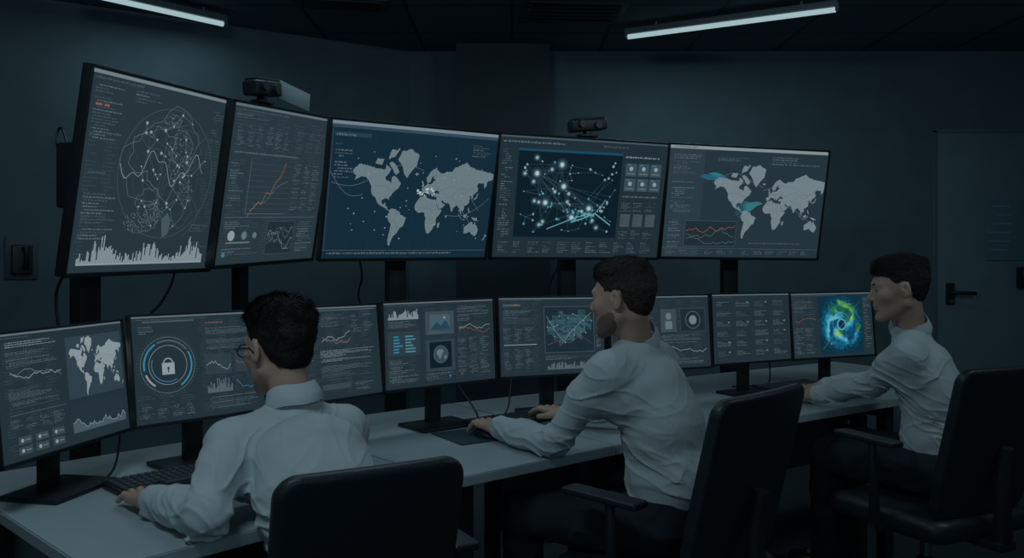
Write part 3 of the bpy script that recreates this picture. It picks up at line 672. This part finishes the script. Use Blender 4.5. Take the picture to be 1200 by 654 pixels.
# ------------------------------------------------------------------ keyboards etc
def keyboard(c,rz,L,label):
    t=thing('keyboard',label,'keyboard',(c[0],c[1],DT),rz)
    mb=MB(); mb.box((0,0,.009),(L,.14,.014),Matrix.Rotation(.04,4,'X'),bev=.004); mb.build('keyboard_case',M['black'],t)
    mb=MB(); n=int(L/.0195)-1
    for r in range(5):
        for k in range(n):
            if r==0 and 3<k<n-5: continue
            mb.box((-L/2+.018+k*(L-.03)/n,-.052+r*.026,.018+(-.052+r*.026)*.04),(.0155,.021,.006),bev=.0015,seg=1)
    mb.box((0,-.052,.016),(.10,.021,.006),bev=.0015,seg=1)
    mb.build('keys',M['key'],t)
keyboard((-.90,2.27),math.atan2(.74,.68),.32,'black keyboard beside the left man\'s hand')
keyboard((.02,3.09),R_(38),.40,'black keyboard under the middle man\'s right hand')
keyboard((1.27,3.86),R_(34),.38,'black keyboard in front of the right man')
mb=MB(); mb.box((-.115,2.85,DT+.002),(.24,.21,.004),Matrix.Rotation(R_(33),4,'Z'),bev=.0015)
tag(mb.build('mouse_pad',M['pad']),'dark teal mouse pad under the middle man\'s left hand','mouse pad')
md=V((-.5,.85,0)).normalized(); mpos=V((-.047,2.75,0))+md*.088
t=thing('computer_mouse','black computer mouse held under the middle man\'s left hand','mouse',(mpos.x,mpos.y,DT+.004),math.atan2(-md.x,md.y))
S=SDF((-.05,-.08,-.01),(.05,.08,.05),.003); S.ell((0,0,.004),((1,0,0),(0,1,0),(0,0,1)),(.030,.054,.030),.004); S.op(lambda X,Y,Z:(.0005-Z)+0*X+0*Y,(-.1,-.1,-.1),(.1,.1,.1),mode='i'); S.build('shell',M['black'],t,world=False)
mb=MB(); mb.tube([(-.004,.022,.027),(.004,.022,.027)],.006,12); mb.build('scroll_wheel',M['greyp'],t)
def cable(pts,label,r=.004,group='loose black cables'):
    pts=[V(p) for p in pts]; out=[]
    P_=[pts[0]*2-pts[1]]+pts+[pts[-1]*2-pts[-2]]
    for i in range(1,len(P_)-2):
        for k in range(8):
            t=k/8; a,b,c,d=P_[i-1],P_[i],P_[i+1],P_[i+2]
            out.append(.5*((2*b)+(c-a)*t+(2*a-5*b+4*c-d)*t*t+(3*b-a-3*c+d)*t**3))
    out.append(pts[-1]); mb=MB(); mb.tube(out,r,6); return tag(mb.build('cable',M['black']),label,'cable',group)
cable([P(82,180,2.75),P(72,150,2.8),P(66,165,2.8),P(76,200,2.75)],'short cable loop at the upper left edge of the leftmost large monitor')
cable([P(74,322,2.55),P(66,345,2.6),P(68,378,2.6),P(75,395,2.6)],'cable dropping below the leftmost large monitor',.005)
cable([P(205,318,3.0),P(200,335,3.0),P(188,356,3.0),P(176,368,3.0)],'cable hanging between the leftmost large monitor and the padlock monitor')
cable([P(422,306,3.8),P(424,325,3.8),P(420,345,3.8),P(424,362,3.8)],'cable hanging below the blue map monitor',.005)
cable([P(660,305,4.25),P(650,320,4.25),P(644,335,4.25),P(642,352,4.25)],'cable hanging below the node network monitor',.005)
for i,(a,c_,e) in enumerate((((-1.25,2.15),(-1.08,2.30),(-1.15,2.52)),((-.98,2.50),(-.80,2.72),(-.86,2.92)),((-.36,3.04),(-.12,3.05),(-.22,3.28)),((-.2,2.98),(-.02,3.22),(.0,3.45)),((.2,3.42),(.42,3.5),(.40,3.7)),((1.0,3.88),(1.2,3.98),(1.25,4.15)))):
    z=DT+.005; lb=['under the world map desk monitor','behind the padlock monitor','curling from the globe tile monitor','crossing toward the mesh chart monitor','behind the middle man\'s keyboard','under the rightmost desk monitors'][i]
    m_=((a[0]+c_[0])/2+.02,(a[1]+c_[1])/2-.03)
    cable([(a[0],a[1],z),(m_[0],m_[1],z+.004),(c_[0],c_[1],z+.01),(e[0],e[1],z+.12)],'thin black cable on the desk '+lb,.0035)
cable([(-.02,2.75,.69),(-.04,2.8,.5),(.02,2.78,.3),(-.05,2.75,.12),(.05,2.9,.01)],'cable hanging under the desk beside the middle man\'s knee',.005)
# ------------------------------------------------------------------ chairs
def rr(x,z,hx,hz,r):
    a=np.abs(x)-hx+r; b=np.abs(z)-hz+r
    return np.sqrt(np.maximum(a,0)**2+np.maximum(b,0)**2)+np.minimum(np.maximum(a,b),0)-r
def slab(d2,w,rd):
    a=d2+rd; b=w+rd
    return np.sqrt(np.maximum(a,0)**2+np.maximum(b,0)**2)+np.minimum(np.maximum(a,b),0)-rd
def chair(loc,f,top_,label,wid=.225,arm=.70):
    rz=math.atan2(-f[0],f[1])
    t=thing('office_chair',label,'office chair',(loc[0],loc[1],0),rz,'black office chairs')
    S=SDF((-.32,-.47,.40),(.32,.12,1.06),.005); zc=(top_+.48)/2; hz=(top_-.48)/2
    def fb(X,Y,Z):
        yc=-.205-(Z-.5)*.24+.30*X*X
        pad=.006*np.cos(np.clip(X/.2,-1,1)*1.4)*np.cos(np.clip((Z-zc)/.3,-1,1)*1.4)
        return slab(rr(X+0*Y,Z-zc+0*Y,wid-.02*np.clip((.62-Z)*4,0,1),hz,.045)+0*Y,np.abs(Y-yc)-.019-pad,.015)*.88
    S.op(fb,(-.32,-.47,.40),(.32,.12,1.06)); S.build('backrest',M['leather'],t,world=False)
    S=SDF((-.32,-.32,.36),(.32,.34,.52),.007)
    S.op(lambda X,Y,Z: slab(rr(X+0*Z,Y+0*Z,.245,.245,.07),np.abs(Z-.445+.5*np.maximum(Y-.1,0)**2)-.038,.03)*.9,(-.32,-.32,.36),(.32,.34,.52)); S.build('seat',M['leather'],t,world=False)
    mb=MB(); mb.box((0,-.20,.40),(.08,.22,.03),bev=.008); mb.tube([(0,-.27,.40),(0,-.29,.43),(0,-.285,.60),(0,-.305,.72)],[.03,.03,.026,.02],10); mb.build('back_support',M['chplast'],t)
    for sx in (-1,1):
        mb=MB(); mb.box((sx*.285,.0,arm),(.062,.25,.020),bev=.009,seg=3); mb.build('armrest',M['leather'],t)
        mb=MB(); mb.tube([(sx*.20,-.03,.415),(sx*.265,-.03,.42),(sx*.285,-.03,.46),(sx*.285,-.02,arm-.008)],[.015,.016,.018,.013],10); mb.build('arm_post',M['chplast'],t)
    mb=MB(); mb.lathe([(.02,.41),(.02,.28),(.03,.27),(.03,.10),(.05,.09),(.05,.06)][::-1],(0,0,0)); mb.box((0,0,.395),(.2,.24,.03),bev=.008); mb.build('gas_column',M['metal'],t)
    for k in range(5):
        a=2*math.pi*k/5+.3; c,s=math.cos(a),math.sin(a)
        mb=MB(); mb.tube([(c*.03,s*.03,.095),(c*.16,s*.16,.09),(c*.31,s*.31,.07)],[.024,.02,.014],8); mb.build('base_leg',M['metal'],t)
        mb=MB()
        for sd in (-1,1): mb.tube([(c*.31-s*.018*sd,s*.31+c*.018*sd,.028),(c*.31-s*.006*sd,s*.31+c*.006*sd,.028)],.028,16)
        mb.tube([(c*.31,s*.31,.028),(c*.31,s*.31,.07)],.008,8); mb.build('caster',M['black'],t)
    return t
chair((-.405,1.835),(-.5,.87),.955,'black office chair of the left man with glasses, nearest the camera',.185)
chair((.445,2.47),(-.7,.7),.985,'black office chair of the middle man, back turned to the camera',.225)
chair((1.47,3.03),(-.42,.9),.985,'black office chair of the right man, cut by the right frame edge',.225,.72)
# ------------------------------------------------------------------ people
def nv(v): v=np.array(v,float); return v/np.linalg.norm(v)
def hand(S,W,d,th,zs,lift=0):
    W=np.array(W,float); d=nv((d[0],d[1],0)); th=nv(np.array((th[0],th[1],0))-d*np.dot((th[0],th[1],0),d)); up=np.array((0,0,1.))
    offs=[.029,.010,-.009,-.027]; ln=[.072,.080,.074,.058]; kn=[.086,.090,.085,.078]; spr=[.12,.03,-.07,-.18]
    for o,l,k_,sp in zip(offs,ln,kn,spr):
        K=W+d*k_+th*o; K[2]=zs+.030+lift
        S.cap(W+th*o*.5-up*.004,K,.017,.0110,.014)
        di=nv(d+th*sp)
        p1=K+di*l*.42+up*.003; p2=p1+di*l*.32-up*(.010+lift*.5); p3=p2+di*l*.22-up*(.010+lift*.5); p3[2]=max(p3[2],zs+.008)
        S.cap(K,p1,.0098,.0088,.004); S.cap(p1,p2,.0088,.0080,.003); S.cap(p2,p3,.0080,.0068,.003)
    q0=W+d*.018+th*.022-up*.006; q1=q0+d*.040+th*.028; q1[2]=zs+.018+lift*.6; q2=q1+d*.034+th*.008; q2[2]=zs+.011+lift*.3
    S.cap(W,q0,.018,.017,.012); S.cap(q0,q1,.015,.011,.012); S.cap(q1,q2,.011,.0085,.004)
def person(label,D,hair_m,style,glasses=False,beard=False,hs=.95):
    g={k:np.array(v,float) for k,v in D.items()}
    hip=g['hip']; neck=g['neck']; hc=g['head']
    L=nv(g['shL']-g['shR']); up=np.array((0,0,1.)); fw=nv(np.cross(L,up))
    f=nv(g['hf']); l=nv(np.cross(up,f)); u=np.cross(f,l); HR=(l,f,u)
    t=thing('person',label,'person',(hip[0],hip[1],0))
    def hp(a,b,c): return hc+(l*a+f*b+u*c)*hs
    def E(S,c,r,k=.02,mode='u'): S.ell(hp(*c),HR,[x*hs for x in r],k*hs,mode)
    def Cc(S,a,b,ra,rb,k): S.cap(hp(*a),hp(*b),ra*hs,rb*hs,k*hs)
    hipL=hip+L*.09; hipR=hip-L*.09
    keys=['hip','neck','head','shL','shR','elL','elR','wrL','wrR','knL','knR','anL','anR']
    A=np.array([g[k] for k in keys]); lo=A.min(0)-.22; hi=A.max(0)+.22; lo[2]=.0
    mid=(hip+neck)/2-fw*.030; ch=hip*.30+neck*.70-fw*.015
    S=SDF(lo,hi,.0034)
    S.cap(hip,mid,.088,.085,.03,L,1.3); S.cap(mid,ch,.085,.086,.03,L,1.3)
    for q in 'LR':
        S.cap(neck-up*.06,g['sh'+q],.034,.030,.03); S.cap(g['sh'+q],g['el'+q],.034,.030,.02); S.cap(g['el'+q],g['wr'+q],.030,.023,.02)
        hh=hipL if q=='L' else hipR
        S.cap(hh,g['kn'+q],.075,.055,.03); S.cap(g['kn'+q],g['an'+q],.052,.036,.02)
        S.cap(g['an'+q],g['an'+q]+fw*.13-up*.04,.034,.026,.02)
        hand(S,g['wr'+q],g['d'+q],(-L if q=='L' else L),D.get('z'+q,DT),D.get('lift'+q,0))
    S.cap(neck-up*.04,hp(0,-.032,-.05),.051,.047*hs,.026)
    E(S,(0,-.014,.030),(.073,.094,.086),.01)
    E(S,(0,.020,-.026),(.0590,.064,.078),.03)
    E(S,(0,.042,-.044),(.040,.046,.056),.03)
    for sg in (-1,1):
        Cc(S,(sg*.051,-.004,-.054),(sg*.018,.066,-.100),.013,.013,.028)
        E(S,(sg*.038,.058,-.020),(.021,.020,.018),.028)
    E(S,(0,.076,-.103),(.017,.014,.013),.018)
    E(S,(0,.0755,.025),(.046,.012,.010),.022)
    for sg in (-1,1): E(S,(sg*.030,.101,.002),(.015,.016,.009),.010,'s')
    Cc(S,(0,.084,.012),(0,.104,-.022),.0060,.0075,.009)
    Cc(S,(0,.095,-.031),(0,.1035,-.027),.0075,.0075,.006)
    for sg in (-1,1): E(S,(sg*.011,.092,-.031),(.0060,.009,.006),.006)
    E(S,(0,.0850,-.0570),(.021,.0085,.0048),.006); E(S,(0,.0835,-.0680),(.018,.0085,.0055),.006); E(S,(0,.0935,-.0625),(.020,.0040,.0015),.003,'s'); E(S,(0,.096,-.083),(.018,.012,.007),.010,'s')
    for sg in (-1,1):
        Cc(S,(sg*.018,.0815,.0085),(sg*.040,.0760,.0080),.0038,.0038,.004); Cc(S,(sg*.020,.0795,-.0065),(sg*.040,.0740,-.0060),.0032,.0032,.004)
        E(S,(sg*.076,-.012,-.004),(.008,.018,.030),.005); E(S,(sg*.086,-.007,.000),(.008,.010,.017),.004,'s'); E(S,(sg*.079,-.001,-.006),(.006,.006,.008),.004)
    S.build('body',M['skin'],t)
    for sg in (-1,1):
        q=hp(sg*.030,.0718,.001); mb=MB(); mb.lathe([(.0105*math.sin(math.pi*k/10)+1e-5,-.0105*math.cos(math.pi*k/10)) for k in range(11)],q,seg=16); e=mb.build('eye',M['eye'],t,world=True)
        mb=MB(); mb.tube([V(q)+V(f)*.008,V(q)+V(f)*.0110],.0055,12); mb.build('iris',M['iris'],e,world=True)
        mb=MB(); mb.tube([hp(sg*.013,.0885,.022),hp(sg*.022,.0895,.026),hp(sg*.033,.0860,.028),hp(sg*.046,.075,.023)],[.0020,.0030,.0026,.001],8); mb.build('eyebrow',hair_m,t,world=True)
    if beard:
        S=SDF(hc-.15,hc+.15,.0026); e_=.0016
        E(S,(0,.020,-.026),(.0590+e_,.064+e_,.078+e_),.03); E(S,(0,.042,-.044),(.040+e_,.046+e_,.056+e_),.03)
        for sg in (-1,1): Cc(S,(sg*.051,-.004,-.054),(sg*.018,.066,-.100),.013+e_,.013+e_,.028); E(S,(sg*.038,.058,-.020),(.021,.020,.018),.028)
        E(S,(0,.076,-.103),(.017+e_,.014+e_,.013+e_),.018)
        def bc(X,Y,Z):
            b=((X-hc[0])*f[0]+(Y-hc[1])*f[1]+(Z-hc[2])*f[2])/hs; c=((X-hc[0])*u[0]+(Y-hc[1])*u[1]+(Z-hc[2])*u[2])/hs
            return np.maximum((c-np.interp(b,[-.01,.003,.012,.03,.055,.075,.12],[-.03,-.005,-.016,-.042,-.052,-.070,-.078]).astype(np.float32))*.6,-.000-b)
        S.op(bc,hc-.2,hc+.2,mode='i'); S.disp(lambda p:.0012*(vn(p*260)-.5),.01); S.build('beard',M['beard'],t)
    # shirt
    a=A[:9]; slo=a.min(0)-.17; shi=a.max(0)+.12; slo[2]=hip[2]-.02; shi[2]=neck[2]+.09
    S=SDF(slo,shi,.0034)
    S.cap(hip+up*.03,mid,.106,.102,.04,L,1.22); S.cap(mid,ch,.102,.098,.05,L,1.40)
    sa=g['shL']-L*.045-up*.070-fw*.012; sb=g['shR']+L*.045-up*.070-fw*.012
    S.cap(sa,sb,.074,.074,.05); S.cap(g['shL']-L*.02-up*.015,g['shR']+L*.02-up*.015,.046,.046,.04)
    S.cap(hip+up*.11-fw*.03,hip+up*.11+fw*.02,.108,.104,.03,L,1.28)
    for q in 'LR':
        s0=g['sh'+q]; e=g['el'+q]; w=g['wr'+q]; df=nv(w-e)
        S.cap(neck-up*.045,s0-up*.004,.048,.042,.05); S.cap(s0-up*.004,s0+(e-s0)*.35,.045,.047,.045); S.cap(s0+(e-s0)*.35,e,.047,.041,.035); S.cap(e,e+(w-e)*.55,.042,.038,.02); S.cap(e+(w-e)*.5,w-df*.035,.039,.034,.02); S.cap(w-df*.035,w-df*.015,.0335,.0320,.004)
    so=random.uniform(0,20)
    def wr(p):
        z=p[:,2]; lt=p@L; bk=p@fw
        W=.36+.70*np.exp(-((z-hip[2]-.13)/.09)**2)
        arms=0
        for q in 'LR':
            for pt,rad in ((g['el'+q],.10),(g['sh'+q]-up*.08,.09),(g['wr'+q],.07),((g['sh'+q]+g['el'+q])/2,.07)):
                arms=arms+np.exp(-(((p-pt)**2).sum(1))/rad**2)
        W=W+.6*np.clip(arms,0,1.1)
        warp=(vn(p*8+so)-.5)
        def rid(a,b,c,e): return (1-np.abs(2*vn(np.stack([a,b,c],1)+so+50)-1))**e
        f1=rid((lt*.55+z)*30+2.4*warp,(lt-z*.55)*4.2,bk*5,7)
        f2=rid((z-.35*bk)*36+2.2*warp,lt*4.6,bk*6+30,7)
        f3=rid((lt*-.8+z*.5)*27+2.2*warp,(z+lt*.5)*3.6,bk*6+60,7)
        low=vn(p*5+so*2); low2=vn(p*4+so*3)
        r=f1*low*1.3+f2*(1-low)*1.1+f3*low2*1.1
        return -(.0090*r*W)+.0016*W+.0012*(vn(p*9+so)-.5)
    S.disp(wr)
    S.ell(neck+fw*.012+up*.045,(L,fw,up),(.052,.054,.05),.008,'s')
    S.build('shirt',M['shirt'],t)
    ax=nv(hp(0,-.032,-.05)-neck); c0=neck+up*.000+fw*.003
    b1=nv(L-ax*np.dot(L,ax)); b2=np.cross(ax,b1)
    mb=MB(); vs=[];n=40; prof=[(.0680,-.028),(.0705,-.014),(.0690,-.004),(.0640,.012),(.0595,.024),(.0575,.024),(.0580,.01),(.0580,-.02)]
    for r,z in prof:
        for k in range(n):
            an=2*math.pi*k/n; q=c0+(b1*math.cos(an)+b2*math.sin(an)*1.05)*r+ax*(z+.004*math.sin(3*an)); vs.append(V(q))
    m_=len(prof); mb.add(vs,[(i*n+k,i*n+(k+1)%n,((i+1)%m_)*n+(k+1)%n,((i+1)%m_)*n+k) for i in range(m_) for k in range(n)])
    mb.build('collar',M['collar'],t,world=True)
    for q in 'LR':
        w=g['wr'+q]; df=nv(w-g['el'+q]); mb=MB()
        mb.tube([w-df*.052,w-df*.05,w-df*.003,w+df*.001],[.031,.0350,.0332,.028],20,caps=True); mb.build('cuff',M['collar'],t,world=True)
    a=np.array([hip,g['knL'],g['knR'],g['anL'],g['anR']]); tl=a.min(0)-.2; th_=a.max(0)+.2; tl[2]=.03; th_[2]=hip[2]+.16
    S=SDF(tl,th_,.006)
    S.cap(hip,hip+up*.06,.106,.112,.03,L,1.32)
    for q,hh in (('L',hipL),('R',hipR)):
        S.cap(hh,g['kn'+q],.090,.068,.03); S.cap(g['kn'+q],g['an'+q]+up*.02,.066,.054,.02)
    S.disp(lambda p:-.010*(1-np.abs(2*vn(np.stack([(p@fw)*16,(p@L)*9,p[:,2]*16],1)+so)-1))**3+.002)
    S.op(lambda X,Y,Z:(Z-(hip[2]+.075))+0*X+0*Y,tl,th_,mode='i')
    S.build('trousers',M['trouser'],t)
    for q in 'LR':
        an=g['an'+q]; S=SDF(an-np.array((.22,.22,.1)),an+np.array((.22,.22,.1)),.005)
        h0=an.copy(); h0[2]=.045; toe=h0+fw*.19; toe[2]=.034
        S.cap(h0-fw*.03,toe,.040,.032,.02,np.cross(fw,up),1.15); S.cap(h0,an,.04,.038,.03)
        S.op(lambda X,Y,Z:(.002-Z)+0*X+0*Y,an-.3,an+.3,mode='i'); S.build('shoe',M['shoe'],t)
    # hair
    S=SDF(hc-.17,hc+.17,.0026)
    E(S,(0,-.018,.034),(.0755,.0965,.088),.01)
    E(S,(0,-.060,-.018),(.051,.035,.046),.02)
    if style==1: E(S,(0,.026,.086),(.058,.056,.034),.03); E(S,(.010,-.03,.094),(.058,.062,.028),.03); E(S,(-.005,-.07,.06),(.055,.034,.045),.03)
    if style==2: E(S,(0,.032,.086),(.052,.050,.028),.03); E(S,(.0,-.02,.094),(.052,.060,.025),.03)
    if style==3: E(S,(0,.038,.082),(.052,.046,.034),.03); E(S,(0,-.03,.094),(.054,.068,.026),.03); E(S,(0,-.080,.04),(.048,.025,.05),.03)
    xb=[-.14,-.06,-.040,-.030,-.026,-.002,.008,.022,.032,.055,.085,.12]; yb=[-.054,-.058,-.043,-.01,.026,.030,-.010,-.006,.035,.058,.066,.070]
    def hl(p): return (vn(p*50+so)-.5)*(.006 if style==1 else .003)+(vn(p*150)-.5)*.0025
    S.disp(hl)
    def cut(X,Y,Z):
        b=((X-hc[0])*f[0]+(Y-hc[1])*f[1]+(Z-hc[2])*f[2])/hs; c=((X-hc[0])*u[0]+(Y-hc[1])*u[1]+(Z-hc[2])*u[2])/hs
        return (np.interp(b,xb,yb).astype(np.float32)-c)*.7
    S.op(cut,hc-.2,hc+.2,mode='i')
    def strands(Vt,Q):
        N=np.zeros_like(Vt); fn=np.cross(Vt[Q[:,2]]-Vt[Q[:,0]],Vt[Q[:,3]]-Vt[Q[:,1]])
        for k in range(4): np.add.at(N,Q[:,k],fn)
        N/=np.linalg.norm(N,axis=1)[:,None]+1e-12
        rel=(Vt-hc)/hs; a,b,c=rel@l,rel@f,rel@u
        inner=(a/.0735)**2+((b+.014)/.0945)**2+((c-.03)/.0865)**2<1.02
        cand=np.where(~inner & (N@u>-.6))[0]; K=15000; s_=rng.choice(cand,K); p=Vt[s_]; n=N[s_]; a,b,c=a[s_],b[s_],c[s_]
        top_=np.clip((c-.045)/.05,0,1)[:,None]; side=np.sign(a)[:,None]
        base=(-f*1.0)[None]*.8+u[None]*(-.7*(1-top_))+l[None]*side*.25*top_
        base=base+rng.normal(0,.35 if style==1 else .20,(K,3))
        cl=np.stack([vn(p*26+3),vn(p*26+13),vn(p*26+23)],1)-.5; base=base+cl*(1.3 if style==1 else .7)
        d=base-n*(base*n).sum(1)[:,None]; d/=np.linalg.norm(d,axis=1)[:,None]+1e-9
        Ls=(.006+.022*top_)*(1.15 if style!=2 else .85)*rng.uniform(.6,1.2,(K,1)); w=np.cross(d,n)*(.0005+.0002*top_)
        m=p+d*Ls*.55+n*(Ls*.14); e=p+d*Ls+n*(Ls*(.18 if style==1 else .09)); p0=p-n*.0015
        V2=np.stack([p0-w,p0+w,m+w*.9,m-w*.9,e],1).reshape(-1,3)
        F2=[]
        for i in range(K): o=i*5; F2+=[[o,o+1,o+2,o+3],[o+3,o+2,o+4]]
        return V2,F2
    S.build('hair',hair_m,t,extra=strands)
    if glasses:
        mb=MB()
        for sg in (-1,1):
            c=[hp(sg*.033+.023*math.cos(a),.102,-.002+.017*math.sin(a)) for a in [2*math.pi*k/20 for k in range(21)]]
            mb.tube(c,.0018,6,caps=False); mb.tube([hp(sg*.056,.100,.004),hp(sg*.074,.085,.005),hp(sg*.083,.0,.004),hp(sg*.084,-.02,-.008)],.002,6)
        mb.tube([hp(-.011,.103,0),hp(0,.108,.002),hp(.011,.103,0)],.0018,6)
        mb.build('glasses',M['black2'],t,world=True)
    print('person',label[:30],round(time.time()-T0,1)); return t
person('man with dark wavy hair and glasses in white shirt, hand beside the keyboard',dict(
 hip=(-.36,1.82,.575),neck=(-.535,2.09,.995),head=(-.583,2.13,1.112),hf=(-.75,.65,-.12),
 shL=(-.66,2.0,.905),shR=(-.425,2.185,.905),elL=(-.645,1.80,.791),wrL=(-.83,1.965,.780),dL=(-.62,.75,0),
 elR=(-.45,2.36,.81),wrR=(-.66,2.43,.79),dR=(-.8,.55,0),knL=(-.68,2.10,.56),anL=(-.66,2.22,.09),knR=(-.45,2.28,.56),anR=(-.45,2.38,.09)),M['hair'],1,True,hs=.98)
person('man with short brown hair leaning on the desk, middle of the three men',dict(
 hip=(.47,2.50,.575),neck=(.372,2.555,1.102),head=(.325,2.52,1.215),hf=(-.86,.50,-.08),
 shL=(.266,2.425,1.01),shR=(.46,2.69,1.015),elL=(.127,2.53,.790),wrL=(-.047,2.75,.790),dL=(-.5,.85,0),zL=.744,liftL=.012,
 elR=(.40,2.9,.82),wrR=(.20,2.99,.79),dR=(-.7,.7,0),zR=.762,knL=(.03,2.58,.56),anL=(.05,2.72,.09),knR=(.27,2.93,.56),anR=(.25,3.02,.09)),M['hair2'],2,beard=True,hs=.95)
person('man with black swept hair in left profile, rightmost of the three men',dict(
 hip=(1.54,3.08,.575),neck=(1.475,3.155,1.085),head=(1.41,3.12,1.220),hf=(-.97,.20,-.11),
 shL=(1.395,3.025,.99),shR=(1.56,3.31,.995),elL=(1.344,3.2,.853),wrL=(1.215,3.42,.786),dL=(-.5,.85,0),
 elR=(1.50,3.5,.83),wrR=(1.33,3.64,.787),dR=(-.75,.66,0),knL=(1.23,3.32,.57),anL=(1.28,3.48,.09),knR=(1.38,3.5,.57),anR=(1.40,3.62,.09)),M['hair'],3,hs=.97)
# ------------------------------------------------------------------ lights, world, camera
def area(loc,tgt,sx,sy,e,col):
    ld=bpy.data.lights.new('unseen_area_lamp','AREA'); ld.shape='RECTANGLE'; ld.size=sx; ld.size_y=sy; ld.energy=e; ld.color=col  # unseen area lamp lighting the scene, no fixture modelled for it
    o=bpy.data.objects.new('unseen_area_lamp',ld); COL.objects.link(o); o.location=loc
    o.rotation_euler=(V(tgt)-V(loc)).to_track_quat('-Z','Y').to_euler()
area((-.9,1.0,2.68),(0,2.6,.8),.9,.3,11,(.68,.90,1))
area((2.4,2.3,2.68),(1.2,3.2,.8),.9,.3,7.5,(.66,.89,1))
area((-.6,3.3,2.7),(-.5,3.2,0),1.4,.5,5.5,(.65,.9,1))
area((0,-.8,1.6),(.8,4,1.9),3,1.6,7,(.55,.84,1))  # added fill at head height behind the camera, lifts room and ceiling
w=bpy.data.worlds.new('World'); bpy.context.scene.world=w; w.use_nodes=True
w.node_tree.nodes['Background'].inputs[0].default_value=(.3,.6,.75,1); w.node_tree.nodes['Background'].inputs[1].default_value=.02
cd=bpy.data.cameras.new('camera'); co=bpy.data.objects.new('camera',cd); COL.objects.link(co)
co.location=(0,0,CZ); co.rotation_euler=(math.pi/2,0,0); cd.lens=30; cd.sensor_width=36; cd.shift_y=-.0225; cd.clip_start=.05
bpy.context.scene.camera=co
bpy.context.scene.view_settings.view_transform='Standard'
print('total',round(time.time()-T0,1))
